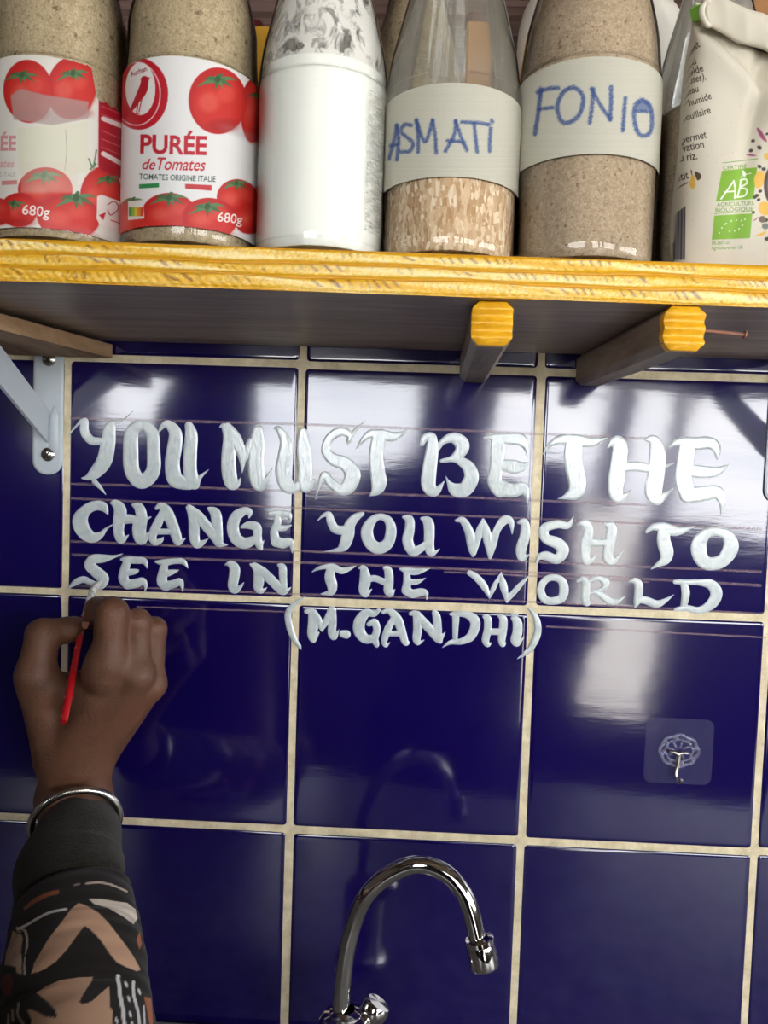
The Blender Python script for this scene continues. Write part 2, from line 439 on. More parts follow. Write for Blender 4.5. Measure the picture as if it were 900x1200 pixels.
# yard outside
m_yard = Mat('pale_sandy_yard', lin((222, 214, 200)), rough=.95, spec=.05)
c = m_yard.coord(); m_yard.base(m_yard.ramp(m_yard.noise(c, 1.5, 6), [(.3, lin((212, 204, 190))), (.7, lin((236, 230, 218)))]))
q = MB(); q.box((-14, -30, -.2), (14, -2.6, -.1), 0); struct(q.build('ground', m_yard))

# worktop that carries the tap (just under the picture)
m_top = Mat('grey_stone_worktop', lin((128, 124, 120)), rough=.35, spec=.5)
c = m_top.coord(); m_top.base(m_top.ramp(m_top.noise(c, 40, 5, .7), [(.35, lin((92, 90, 88))), (.65, lin((150, 146, 142)))]))
ZW = Z0-.575
t = thing('worktop', 'grey stone kitchen worktop under the blue tiles carrying the chrome tap', 'worktop', (.3, -.25, ZW-.04))
q = MB(); q.box((-.9, -.52, ZW-.035), (1.4, -.0015, ZW), .004); q.build('slab', m_top, t)
q = MB(); q.box((-.85, -.48, 0), (1.35, -.001, ZW-.0355), .003); q.build('base_cabinet', m_dark, t)

# ================================================================== shelf
m_yel = Mat('yellow_gloss_paint', lin((228, 168, 20)), rough=.38, spec=.5)
c = m_yel.coord()
wn = m_yel.noise(m_yel.coord((60, 60, 60)), 1.6, 4, .6); m_yel.base(m_yel.ramp(wn, [(.3, lin((212, 152, 18))), (.55, lin((230, 170, 28))), (.8, lin((238, 184, 48)))]))
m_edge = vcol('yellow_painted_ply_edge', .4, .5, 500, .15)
m_yel.bump(m_yel.noise(m_yel.coord((180, 60, 500)), 1.2, 3, .6), .35, .0015)
m_ply = Mat('weathered_plywood_underside', lin((104, 92, 84)), rough=.36, spec=.6)
c = m_ply.coord((3, 40, 3)); g = m_ply.noise(c, 2.2, 6, .65, .8)
m_ply.base(m_ply.ramp(g, [(.3, lin((126, 106, 92))), (.5, lin((156, 136, 120))), (.72, lin((190, 170, 152)))])); m_ply.bump(g, .1, .002)
m_wood = Mat('bare_brown_wood', lin((122, 98, 72)), rough=.65, spec=.3)
c = m_wood.coord((26, 3, 26)); g = m_wood.noise(c, 2.4, 6, .65, 1.2)
m_wood.base(m_wood.ramp(g, [(.3, lin((128, 98, 72))), (.5, lin((160, 128, 96))), (.75, lin((184, 152, 118)))])); m_wood.bump(g, .15, .002)
m_wood2 = Mat('grey_brown_wood', lin((122, 104, 88)), rough=.5, spec=.4)
c = m_wood2.coord((26, 3, 26)); g = m_wood2.noise(c, 2.4, 6, .65, 1.2)
m_wood2.base(m_wood2.ramp(g, [(.3, lin((104, 86, 72))), (.5, lin((134, 114, 98))), (.75, lin((160, 140, 122)))])); m_wood2.bump(g, .15, .002)
ZU, ZT = Z0+.015, Z0+.0392                    # underside and top of the board
def YF(x): return -.2192 + .0405*(x-.05)       # front edge of the board
SX0, SX1 = -.45, 1.05
shelf = thing('wall_shelf', 'long plywood wall shelf with a yellow painted front edge above the tiles', 'shelf', (.3, -.1, ZU))
# board with the layered, slightly furrowed edge
V = []; Fc = []
pz = np.linspace(0, ZT-ZU, 34)
tt = pz/(ZT-ZU)
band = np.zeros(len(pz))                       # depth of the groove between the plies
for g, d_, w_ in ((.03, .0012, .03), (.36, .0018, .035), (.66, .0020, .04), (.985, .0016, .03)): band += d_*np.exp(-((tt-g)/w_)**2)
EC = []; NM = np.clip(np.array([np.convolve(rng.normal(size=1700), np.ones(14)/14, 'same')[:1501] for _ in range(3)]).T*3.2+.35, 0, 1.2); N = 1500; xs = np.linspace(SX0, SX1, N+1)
for a in range(N+1):
    x = xs[a]
    for b in range(len(pz)):
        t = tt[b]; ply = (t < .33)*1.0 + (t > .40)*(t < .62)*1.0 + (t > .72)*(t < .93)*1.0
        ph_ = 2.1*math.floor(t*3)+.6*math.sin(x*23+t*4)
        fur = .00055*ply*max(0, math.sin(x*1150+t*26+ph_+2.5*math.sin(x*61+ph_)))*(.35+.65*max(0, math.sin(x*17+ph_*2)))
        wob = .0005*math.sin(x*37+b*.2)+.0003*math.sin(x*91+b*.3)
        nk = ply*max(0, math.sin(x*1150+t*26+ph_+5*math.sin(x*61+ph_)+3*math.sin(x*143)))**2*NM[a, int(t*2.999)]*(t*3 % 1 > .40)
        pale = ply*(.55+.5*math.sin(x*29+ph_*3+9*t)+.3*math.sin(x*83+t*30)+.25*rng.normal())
        ec = np.array((220, 166, 26.)) + np.clip(pale, 0, 1.2)*np.array((18, 42, 104.)) - nk*np.array((78, 76, 20.)) - (band[b] > .0009)*np.array((26, 26, 6.))  # groove and notch shade put into the colour; plies paler from thin paint
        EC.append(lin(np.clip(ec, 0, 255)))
        V.append((x, YF(x)+band[b]+fur+rng.normal()*.00010, ZU+pz[b]+(wob if 1 < b < len(pz)-2 else 0)))
m_ = len(pz)
for a in range(N):
    for b in range(m_-1): Fc.append((a*m_+b, (a+1)*m_+b, (a+1)*m_+b+1, a*m_+b+1))
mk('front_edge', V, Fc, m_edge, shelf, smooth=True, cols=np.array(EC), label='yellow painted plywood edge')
q = MB(); yb = -.0012
q.add([(SX0, yb, ZU), (SX1, yb, ZU), (SX1, YF(SX1)+.0012, ZU), (SX0, YF(SX0)+.0012, ZU),
       (SX0, yb, ZT), (SX1, yb, ZT), (SX1, YF(SX1)+.0018, ZT), (SX0, YF(SX0)+.0018, ZT)],
      [(0, 1, 2, 3), (0, 4, 5, 1), (0, 3, 7, 4), (1, 5, 6, 2)], 0)
q.add([(SX0, yb, ZT), (SX1, yb, ZT), (SX1, YF(SX1)+.0018, ZT), (SX0, YF(SX0)+.0018, ZT)], [(0, 3, 2, 1)], 1)
q.build('board', parent=shelf, mats=[m_ply, m_yel])
# battens under the board; the two on the right end in grooved yellow paint
def batten(fx, fy, wx, wy, w=.024, hgt=.0255):
    z = ZU-.0004; yf = YF(.4)+.004
    v = ray(fx, fy); P = CAM+v*((yf-CAM[1])/v[1])           # centre of the painted front end
    x1 = P[0]; v = ray(wx, wy); x0 = (CAM+v*((-.0022-CAM[1])/v[1]))[0]
    ax = np.array([x1-x0, yf+.0022, 0]); L = np.linalg.norm(ax); ax /= L; s = np.array([ax[1], -ax[0], 0])
    if s[0] < 0: s = -s
    up = np.array((0, 0, 1.)); c0 = np.array([x0, -.0022, z-hgt/2])
    ch = .0042; hx, hz = w/2, hgt/2
    sec = [(-hx, -hz+ch), (-hx+ch, -hz), (hx-ch, -hz), (hx, -hz+ch), (hx, hz-ch), (hx-ch, hz), (-hx+ch, hz), (-hx, hz-ch)]
    V = [c0+s*a+up*b for a, b in sec] + [c0+ax*(L-.0025)+s*a+up*b for a, b in sec]; n = 8
    Fc = [(k, (k+1) % n, n+(k+1) % n, n+k) for k in range(n)] + [tuple(range(n-1, -1, -1)), tuple(range(n, 2*n))]
    if np.cross(s, up) @ ax < 0: Fc = [f[::-1] for f in Fc]
    bo = mk('batten', V, Fc, m_wood2, shelf, smooth=False)
    # painted end: raised ribs across
    V = []; Fc = []; rows = 22
    for r in range(rows+1):
        b = -hz + hgt*r/rows; inset = max(0, ch-(hz-abs(b)))
        e = .0012*math.cos(2*math.pi*(r/rows)*3.0+math.pi) * (1 if 1 < r < rows-1 else 0)
        for a in np.linspace(-hx+inset, hx-inset, 9):
            edge = .0009 if abs(abs(a)-(hx-inset)) < 1e-6 or r in (0, rows) else 0
            V.append(c0+ax*(L+e-edge*1.5+rng.normal()*.00012)+s*a+up*b)
    for r in range(rows):
        for k in range(8): Fc.append((r*9+k, r*9+k+1, (r+1)*9+k+1, (r+1)*9+k))
    rim = [r*9 for r in range(rows+1)]
    nV = len(V)
    ringf = [V[i] for i in list(range(0, 9)) + [r*9+8 for r in range(1, rows+1)] + [rows*9+k for k in range(7, -1, -1)] + [r*9 for r in range(rows-1, 0, -1)]]
    V += ringf + [p-ax*.006 + (p-(c0+ax*((p-c0) @ ax)))*.012 for p in ringf]; m = len(ringf)
    for k in range(m): Fc.append((nV+k, nV+(k+1) % m, nV+m+(k+1) % m, nV+m+k))
    mk('painted_end', V, Fc, m_yel, bo, smooth=True, label='yellow painted batten end with grooves')
    return c0, ax, s, L
batten(577, 377, 556, 428)
c0, ax, s, L = batten(803, 386, 692, 433)
# plank above the left bracket
q = MB(); zt = ZU-.0035; zb = Z0+.0004
A = [(.040, -.0042), (-.0015, -.2), (-.085, -.2), (-.046, -.0042)]
q.add([(x, y, zb) for x, y in A] + [(x, y, zt) for x, y in A], [(0, 1, 2, 3), (4, 7, 6, 5), (0, 4, 5, 1), (1, 5, 6, 2), (2, 6, 7, 3), (3, 7, 4, 0)])
q.build('support_plank', m_wood, shelf, label='bare brown plank under the left end')
# the nail
m_nail = Mat('rusty_nail', lin((150, 104, 88)), rough=.5, metal=.4)
P0 = c0+ax*(L-.012)+s*.0125+np.array((0, 0, .0015))
P1 = at(872, 392, -P0[1]+.0)
q = MB(); d = (P1-P0)/np.linalg.norm(P1-P0); q.tube([P0-d*.004, P1], .0011, 10); q.tube([P1, P1+d*.0009], .0026, 14)
q.build('nail', m_nail, shelf, smooth=False, label='rusty nail poking out of the right batten')

# ================================================================== shelf brackets
m_steel = Mat('white_enamelled_steel', lin((188, 196, 202)), rough=.32, spec=.5)
m_steel.bump(m_steel.noise(m_steel.coord(), 60, 3), .05, .001)
m_screw = Mat('bright_zinc_screw', (.62, .6, .56), rough=.25, metal=1)
def onx(px, py, X):
    v = ray(px, py); return CAM + v*((X-CAM[0])/v[0])
_xr = at(57.5, 500)[0]+.0012; _zl = at(57, 558)[2]
_a = onx(2, 407, _xr); _b = onx(2, 452, _xr)
STRUT = ((-.003-_a[1])/(_a[2]-_zl-.0555), (-.003-_b[1])/(_b[2]-_zl-.0285))
print('STRUT', STRUT, _a, _b)
def bracket(name, label, xc, zl, grp):
    t = thing(name, label, 'shelf bracket', (xc, -.002, Z0-.05), grp)
    w = .0128; zt = ZU-.0035; th = .0022
    zu = [zl]; q = MB()
    pts = []
    for k in range(13):
        a = math.pi+math.pi*k/12; pts.append((w*math.cos(a), zl+w+w*math.sin(a)*.9))
    pts += [(w, zt), (-w, zt)]
    yF, yB = -.0008-th, -.0006
    n = len(pts)
    inner = [(x*.86, zl+w+(z-zl-w)*(.86 if z < zl+w else 1.0)) for x, z in pts]
    V = [(xc+x, yB, z) for x, z in pts] + [(xc+x, yF+.0007, z) for x, z in pts] + [(xc+x, yF, z) for x, z in inner]
    Fc = []
    for r in range(2):
        for k in range(n): Fc.append((r*n+k, r*n+(k+1) % n, (r+1)*n+(k+1) % n, (r+1)*n+k))
    Fc.append(tuple(range(2*n, 3*n)))
    mk('wall_plate', V, Fc, m_steel, t, smooth=False)
    q = MB(); q.box((xc-w, -.195, zt), (xc+w, -.003, zt+.0022), .0006); q.build('arm', m_steel, t)
    # strut: flat bar welded edge-on, from the plate up to the arm
    q = MB(); xr = xc+.0012; x0, x1 = xr-.0028, xr
    za0, za1 = zl+.0555, zl+.0285; zb = zt-.0003
    ya, yb_ = -.003-(zb-za0)*STRUT[0], -.003-(zb-za1)*STRUT[1]
    q.add([(x, y, z) for x in (x0, x1) for y, z in ((-.003, za0), (-.003, za1), (yb_, zb), (ya, zb))],
          [(0, 1, 2, 3), (4, 7, 6, 5), (0, 4, 5, 1), (1, 5, 6, 2), (2, 6, 7, 3), (3, 7, 4, 0)])
    q.build('strut', m_steel, t)
    q = MB(); q.tube([(xr+.0045, -.0032, za0+.004), (xr+.0045, -.0036, za0-.006), (xr+.0045, -.0036, za1-.004), (xr+.0045, -.0032, za1-.012)], [.0005, .0042, .0042, .0005], 14, squash=.35); q.build('embossed_rib', m_steel, t, smooth=True)
    for z in (Z0-.0022, zl+.0185):
        q = MB(); q.lathe((xc+.0008, yF, z), [(.0059, 0), (.0058, .0010), (.0046, .0021), (.0026, .0028), (.0003, .003)], 24, (0, -1, 0), cap1=True)
        so = q.build('screw', m_screw, t, smooth=False); auto(so, 40)
        q = MB(); dk = math.radians(random.uniform(10, 80))
        for e in (0, math.pi/2):
            a = np.array((math.cos(dk+e), 0, math.sin(dk+e))); b = np.array((-math.sin(dk+e), 0, math.cos(dk+e)))
            q.hull_box((xc+.0008, yF-.0026, z), np.array([a, (0, 1, 0), b]), (.0034, .0006, .0005))
        q.build('cross_slot', M_BLACK, so)
M_BLACK = Mat('dark_recess', (.02, .02, .02), rough=.6)
bracket('shelf_bracket', 'white steel shelf bracket with two screws, left of the painted quote', (at(57.5, 500)[0]), at(57, 558)[2], None)
bracket('shelf_bracket', 'white steel shelf bracket cut by the right edge, beside THE', at(897, 590)[0]+.0105, at(897, 592)[2], None)
# ================================================================== the painted quote
m_paint = Mat('white_brush_paint', lin((206, 214, 215)), rough=.14, spec=.9)
c = m_paint.coord((60, 60, 60)); g = m_paint.noise(c, 1.4, 4, .6, 1.5)
m_paint.base(m_paint.ramp(g, [(.25, lin((172, 183, 189))), (.5, lin((194, 202, 203))), (.75, lin((206, 212, 210)))]))
m_paint.bump(m_paint.noise(m_paint.coord((240, 240, 70)), 1.5, 3, .6, .6), .22, .0015)
m_chalk = Mat('pinkish_chalk_line', lin((188, 158, 160)), rough=.9, spec=.1)
def chalk_alpha(m, lo, hi, mx):
    tr = m.node('ShaderNodeBsdfTransparent'); mxs = m.node('ShaderNodeMixShader')
    a = m.ramp(m.noise(m.coord((40, 40, 400)), 3, 4, .7), [(lo, .12), (hi, mx)])
    m.link(a, mxs.inputs[0]); m.link(tr.outputs[0], mxs.inputs[1]); m.link(m.b.outputs[0], mxs.inputs[2]); m.link(mxs.outputs[0], m.out.inputs['Surface'])
chalk_alpha(m_chalk, .3, .72, .44)
A5 = (75, 480, 5); B5 = (250, 480, 5); C5 = (360, 480, 5); D5 = (480, 490, 5); E4 = (630, 490, 3.913)
F6 = (75, 580, 6); G6 = (210, 580, 6); H6 = (365, 590, 6); I4 = (525, 590, 4.2857); J6 = (740, 600, 6)
K6 = (75, 635, 6); L6 = (250, 640, 6); M6 = (360, 650, 6); N6 = (540, 655, 6); O4 = (670, 660, 4.737); P5 = (325, 695, 5.625); Q5 = (480, 700, 5.625)
# each letter: crop (origin, scale) and brush strokes as (x, y, width); a leading 'o' closes the stroke into a ring
LINES = [
 ('first', [
  (A5, [[(28,148,6),(66,104,12),(103,64,18)], [(122,72,48),(122,130,54),(160,180,52),(215,186,44)], [(404,8,3),(345,62,12),(290,78,36),(268,115,72),(258,200,88),(236,300,92),(185,368,74),(140,398,34),(105,402,8)], [(180,424,34),(212,456,24),(246,498,4)]]),
  (A5, ['o',(455,88,58),(400,130,80),(391,240,92),(400,360,92),(455,422,86),(520,365,85),(525,240,80),(515,135,75)]),
  (A5, [[(556,130,10),(578,98,30),(610,86,46),(652,135,76),(648,220,88),(635,310,88),(648,400,95),(690,428,78),(735,440,60)], [(733,96,50),(746,150,76),(740,250,80),(738,350,82),(755,420,82),(775,440,42),(796,398,24),(848,352,3)]]),
  (B5, [[(40,102,10),(66,100,40),(90,165,66),(90,260,84),(92,360,88),(108,428,80),(138,436,40),(162,400,5)], [(84,98,44),(125,165,75),(160,240,62),(172,300,38),(168,368,6)], [(178,300,30),(200,240,44),(220,190,50)], [(262,122,64),(256,200,88),(250,300,92),(256,400,94),(275,440,72),(310,410,38),(348,340,3)]]),
  (B5, [[(360,110,14),(386,118,40),(424,190,70),(414,280,78),(402,360,82),(428,440,88),(470,458,62),(505,440,50)], [(525,132,54),(530,230,84),(536,340,86),(535,440,82),(560,440,56),(600,402,4)]]),
  (B5, [[(787,206,8),(800,152,42),(745,128,56),(680,170,54),(660,240,58),(705,292,74),(775,318,84),(815,380,95),(790,450,86),(742,465,66),(690,428,60),(650,384,46),(620,440,22),(600,526,3)], [(795,180,34),(832,120,22),(897,62,3)]]),
  (C5, [[(285,232,4),(318,188,28),(368,144,48),(430,146,66),(500,158,56),(552,142,28),(608,105,3)], [(420,172,90),(403,260,84),(410,350,88),(420,430,90),(404,474,56),(365,506,4)]]),
  (D5, [[(72,152,26),(92,114,44),(128,108,48),(134,140,62),(130,200,76),(116,300,84),(110,390,86),(138,428,64),(165,418,42),(203,370,4)], [(155,205,16),(192,140,36),(255,115,62),(305,150,84),(300,195,70),(250,236,38),(188,250,22)], [(188,250,20),(270,242,40),(342,285,72),(362,350,86),(325,415,86),(268,420,74),(232,382,26),(212,340,3)]]),
  (D5, [[(440,115,14),(490,112,44),(580,120,68),(650,126,72),(680,175,28),(692,232,4)], [(518,135,84),(515,200,84),(508,290,78),(498,370,84),(530,420,90)], [(530,270,60),(605,284,82),(655,284,56),(692,258,5)], [(520,402,90),(600,424,80),(660,410,70),(684,450,30),(688,512,3)]]),
  (E4, [[(25,165,3),(56,122,22),(110,98,44),(180,102,54),(250,110,42),(320,92,3)], [(165,120,78),(162,200,82),(180,280,80),(175,335,70),(130,360,26),(92,370,3)]]),
  (E4, [[(322,134,12),(350,106,40),(376,122,66),(372,200,74),(360,280,74),(358,348,62),(385,365,40),(432,328,3)], [(380,225,48),(450,220,46),(520,230,44),(578,222,22),(624,207,3)], [(495,96,18),(535,104,50),(550,170,74),(542,260,76),(530,340,78),(550,376,48),(585,350,24),(618,325,3)]]),
  (E4, [[(603,131,14),(650,108,38),(720,116,58),(790,114,56),(820,142,40),(822,192,4)], [(690,122,75),(676,200,76),(668,290,80),(690,350,74)], [(690,240,58),(760,246,58),(822,244,42),(878,211,3)], [(688,352,76),(760,346,70),(820,340,60),(845,382,34),(840,442,3)]]),
 ]),
 ('second', [
  (F6, [[(310,138,6),(275,82,66),(215,76,70),(150,112,80),(114,180,112),(140,255,108),(200,298,76),(258,280,46),(302,235,18),(352,204,5)]]),
  (F6, [[(330,58,12),(362,62,58),(396,105,90),(388,180,88),(384,250,78),(400,310,66),(430,302,30),(456,280,4)], [(385,182,66),(460,168,66),(540,180,42),(612,155,8)], [(486,70,22),(530,92,72),(546,160,84),(530,230,102),(535,300,90),(560,312,58),(602,264,16)]]),
  (F6, [[(650,92,28),(682,78,48),(720,115,82),(760,200,80),(790,290,76),(802,330,52),(830,320,28),(857,302,3)], [(705,105,50),(660,200,66),(622,285,62),(640,332,46),(680,320,34),(700,297,6)], [(655,258,40),(765,256,44)]]),
  (G6, [[(60,88,28),(84,130,52),(104,200,76),(106,290,76),(125,344,62),(165,335,34),(206,306,4)], [(70,85,40),(130,145,75),(195,222,76),(252,292,74)], [(208,95,24),(255,130,76),(268,220,76),(270,310,80),(292,346,42),(346,350,3)]]),
  (G6, [[(491,162,6),(496,122,42),(460,112,56),(402,150,78),(378,220,86),(396,300,86),(450,338,82),(508,325,66),(540,300,44)], [(440,226,20),(490,212,54),(545,228,66),(550,290,62),(562,350,54),(578,378,24)], [(560,360,40),(582,345,20),(597,318,3)]]),
  (G6, [[(624,130,18),(660,126,42),(720,132,52),(768,138,48),(785,192,6)], [(692,150,48),(690,200,54),(668,260,58),(680,330,72)], [(690,232,44),(740,232,40),(788,212,8)], [(680,326,72),(730,340,72),(780,328,50),(794,372,26),(795,412,3)]]),
  (H6, [[(40,123,3),(80,86,22),(122,78,44),(138,130,60),(168,180,64),(230,190,68)], [(358,72,30),(312,98,58),(270,150,76),(256,220,88),(232,290,76),(190,324,34),(92,338,3)]]),
  (H6, ['o',(482,92,46),(425,122,62),(390,195,86),(412,275,86),(470,314,84),(536,280,80),(560,190,76),(540,120,60)]),
  (H6, [[(645,95,18),(688,112,60),(690,180,70),(676,260,76),(710,334,72),(760,320,56),(800,290,50)], [(775,106,22),(820,132,72),(828,210,74),(826,290,72),(840,344,60),(870,340,28),(902,318,3)]]),
  (I4, [[(40,85,14),(74,85,34),(105,140,46),(122,220,46),(125,262,14)], [(176,78,8),(158,140,38),(130,250,24)], [(176,82,16),(195,160,48),(210,272,16)], [(210,270,20),(226,200,40),(246,132,38),(285,82,44),(316,94,32),(322,152,6)]]),
  (I4, [[(353,96,14),(384,96,40),(386,160,52),(366,230,52),(370,274,36),(395,264,14),(413,252,3)]]),
  (I4, [[(629,66,3),(602,110,32),(550,104,42),(485,125,48),(490,175,50),(550,200,58),(577,238,60),(545,280,48),(490,262,46),(456,272,24),(443,304,3)]]),
  (I4, [[(652,104,14),(688,100,44),(704,140,50),(690,210,54),(690,280,44),(715,286,28),(741,261,3)], [(695,195,44),(760,196,40),(812,196,40)], [(792,104,22),(820,122,50),(812,200,54),(802,270,54),(826,295,34),(850,270,22),(880,237,3)]]),
  (J6, [[(106,138,22),(150,106,46),(220,106,66),(290,132,72),(352,130,50),(447,100,3)], [(230,132,86),(224,200,94),(246,280,96),(236,335,70),(190,366,36),(138,401,4)]]),
  (J6, ['o',(585,136,62),(510,165,82),(470,245,108),(495,335,98),(560,364,92),(645,335,95),(698,245,108),(668,160,76)]),
 ]),
 ('third', [
  (K6, [[(414,82,3),(352,104,22),(280,116,58),(212,122,70),(180,162,76),(230,214,86),(275,260,86),(250,308,60),(195,290,46),(140,264,48),(80,286,42),(26,330,4)]]),
  (K6, [[(403,124,16),(440,126,44),(510,130,52),(565,136,44),(586,186,6)], [(442,150,58),(426,200,68),(420,260,76),(450,300,66)], [(445,216,48),(500,208,38),(527,198,6)], [(445,300,66),(510,290,66),(555,276,50),(575,312,26),(568,350,3)]]),
  (K6, [[(648,140,18),(700,146,48),(780,136,40),(840,140,40),(873,186,4)], [(706,165,54),(696,220,68),(690,280,76),(720,314,60)], [(705,226,54),(760,212,38),(809,198,4)], [(710,310,66),(770,296,60),(815,280,50),(830,312,28),(836,350,3)]]),
  (L6, [[(84,130,10),(122,126,50),(150,160,76),(146,220,76),(136,280,70),(155,310,48),(190,285,28),(216,254,3)]]),
  (L6, [[(264,128,18),(300,170,42),(320,230,76),(316,290,66),(340,315,34),(378,289,3)], [(290,132,38),(350,182,66),(420,250,70),(480,308,66),(510,315,38),(546,289,4)], [(460,134,24),(487,152,56),(490,220,56),(496,290,50)]]),
  (M6, [[(33,123,3),(70,100,22),(120,86,34),(180,86,48),(240,112,48),(290,100,32),(346,78,3)], [(165,102,58),(160,160,76),(176,220,72),(165,264,48),(92,276,3)]]),
  (M6, [[(364,95,14),(395,96,46),(406,140,72),(406,200,80),(396,250,66),(415,280,38),(456,239,3)], [(400,186,48),(470,166,46),(540,192,48)], [(544,94,26),(570,112,56),(576,180,64),(570,250,66),(590,276,38),(618,241,3)]]),
  (M6, [[(654,100,16),(705,112,46),(775,118,46),(862,97,3)], [(700,126,48),(702,190,54),(695,250,66)], [(708,190,42),(770,190,38),(834,164,3)], [(695,250,66),(740,274,62),(800,262,55),(836,270,34),(840,316,3)]]),
  (N6, [[(62,98,38),(110,130,50),(165,195,50),(202,272,14)], [(202,268,18),(236,190,36),(286,95,8)], [(282,108,16),(300,190,54),(325,298,22)], [(325,290,28),(362,245,40),(420,180,34),(484,114,3)]]),
  (N6, ['o',(645,130,46),(590,152,50),(560,215,56),(585,278,56),(640,296,54),(708,274,62),(725,210,66),(705,150,56)]),
  (O4, [[(34,98,18),(60,86,30),(76,110,44),(76,160,50),(74,205,46),(88,226,24),(109,207,4)], [(80,110,20),(110,92,28),(150,84,32),(186,104,46),(178,138,32),(135,158,26),(96,170,14)], [(120,155,26),(170,182,40),(215,212,42),(255,210,24),(293,187,3)]]),
  (O4, [[(320,102,14),(350,96,30),(370,118,46),(370,170,48),(362,210,40),(350,244,8)], [(362,204,36),(410,206,44),(470,226,42),(520,206,24),(566,174,3)]]),
  (O4, [[(574,104,24),(612,108,34),(632,160,46),(622,230,38)], [(600,106,30),(700,106,34),(770,118,56),(802,165,66),(778,222,60),(710,262,42),(640,250,34),(580,256,22),(574,264,8)]]),
 ]),
 ('fourth', [
  (P5, [[(186,22,3),(130,58,26),(85,105,40),(70,150,46),(82,225,46),(110,300,38),(142,345,28),(157,373,4)]]),
  (P5, [[(190,120,30),(228,128,54),(236,200,70),(230,270,66),(240,312,32),(272,262,14)], [(240,128,46),(270,182,54),(294,244,20)], [(294,240,20),(325,180,46),(352,125,48)], [(360,112,58),(364,190,56),(360,260,56),(375,286,44),(408,240,5)]]),
  (P5, [[(432,268,50),(455,272,58)]]),
  (P5, [[(668,112,26),(640,138,36),(588,130,56),(545,182,76),(540,250,78),(580,300,66),(640,300,50)], [(604,205,32),(640,192,50),(656,240,50),(642,300,50),(655,340,34),(652,354,8)]]),
  (P5, [[(700,126,28),(738,116,42),(790,172,64),(820,250,56),(845,325,44),(871,321,4)], [(775,150,38),(732,230,50),(706,310,42),(716,344,28),(743,324,4)], [(730,266,36),(805,266,40)]]),
  (Q5, [[(6,108,26),(40,110,44),(52,200,58),(46,270,54),(56,300,32),(96,280,4)], [(50,110,46),(110,182,60),(180,262,60),(202,290,30)], [(165,100,38),(178,130,54),(185,200,56),(196,270,44),(236,229,4)]]),
  (Q5, [[(272,110,22),(302,120,46),(302,200,40),(300,265,34)], [(300,110,34),(370,112,44),(422,142,66),(432,190,66),(402,258,60),(340,290,42),(270,296,30),(214,331,3)]]),
  (Q5, [[(490,126,22),(514,142,50),(515,210,52),(500,280,50),(515,312,32),(537,299,6)], [(515,226,44),(600,226,44)], [(590,122,22),(617,145,52),(615,210,56),(606,280,50),(615,312,32),(634,299,6)]]),
  (Q5, [[(683,138,34),(708,162,60),(710,230,66),(695,280,60),(712,304,36),(754,259,4)], [(676,110,20),(706,111,20)]]),
  (Q5, [[(769,64,3),(800,88,24),(838,150,42),(842,240,48),(802,330,40),(760,370,28),(708,405,3)]]),
 ])]
quote = thing('painted_quote', 'white hand-painted quote in brush capitals, YOU MUST BE THE CHANGE, on blue tiles', 'lettering', at(450, 640))
def letter(crop, strokes, parent):
    x0, y0, sc = crop
    if strokes[0] == 'o': S_ = [catmull(np.array(strokes[1:], float), 7, True)]
    else: S_ = [catmull(np.array(s, float), 7) for s in strokes]
    segs = []
    for P in S_:
        W3 = np.array([at(x0+x/sc, y0+y/sc) for x, y, w in P]); r = np.maximum(P[:, 2], 2.5)/sc*pxm(0)/2
        segs.append(np.c_[W3[:, 0], W3[:, 2], r])
    allp = np.concatenate(segs); h = .00042; m = .0012
    lo = (allp[:, :2]-allp[:, 2:]).min(0)-m; hi = (allp[:, :2]+allp[:, 2:]).max(0)+m
    nx, nz_ = np.ceil((hi-lo)/h).astype(int)+1
    X, Zz = np.meshgrid(lo[0]+h*np.arange(nx), lo[1]+h*np.arange(nz_), indexing='ij')
    def field(X, Zz):
        d = np.full(X.shape, 1e9)
        for P in segs:
            for a, b in zip(P[:-1], P[1:]):
                ab = (b-a)[:2]; L = max(ab @ ab, 1e-14); t = np.clip(((X-a[0])*ab[0]+(Zz-a[1])*ab[1])/L, 0, 1)
                d = np.minimum(d, np.hypot(X-a[0]-t*ab[0], Zz-a[1]-t*ab[1]) - (a[2]+(b[2]-a[2])*t))
        return d
    d = field(X, Zz)
    ins = d < 0; cell = ins[:-1, :-1] | ins[1:, :-1] | ins[:-1, 1:] | ins[1:, 1:]
    gx, gz = np.gradient(d, h); use = np.zeros(d.shape, bool)
    use[:-1, :-1] |= cell; use[1:, :-1] |= cell; use[:-1, 1:] |= cell; use[1:, 1:] |= cell
    out = use & ~ins; gn = np.maximum(np.hypot(gx, gz), .5)
    X = np.where(out, X-d*gx/gn**2, X); Zz = np.where(out, Zz-d*gz/gn**2, Zz)
    hgt = np.where(ins, .00075*np.clip(-d/.0016, 0, 1)**.6, 0)
    idx = -np.ones(d.shape, int); idx[use] = np.arange(use.sum())
    V = np.c_[X[use], -.00036-hgt[use], Zz[use]]
    i, j = np.nonzero(cell); Q = np.c_[idx[i, j], idx[i+1, j], idx[i+1, j+1], idx[i, j+1]]
    return mk('letter', V, Q, m_paint, parent, smooth=True)
for nm, L_ in LINES:
    ln = bpy.data.objects.new('text_line', None); COL.objects.link(ln); ln.parent = quote; ln.empty_display_size = .02
    ln['label'] = nm+' line of the quote'
    for crop, st in L_: letter(crop, st, ln)
def chalk(pts, w=1.6, mat=None):
    P = catmull([at(x, y) for x, y in pts], 10); hw = w*.72*pxm(0); V = []; Fc = []
    for k, p in enumerate(P): V += [(p[0], -.00032, p[2]-hw), (p[0], -.00032, p[2]+hw)]
    for k in range(len(P)-1): Fc.append((2*k, 2*k+2, 2*k+3, 2*k+1))
    mk('guide_line', V, Fc, m_chalk, quote)
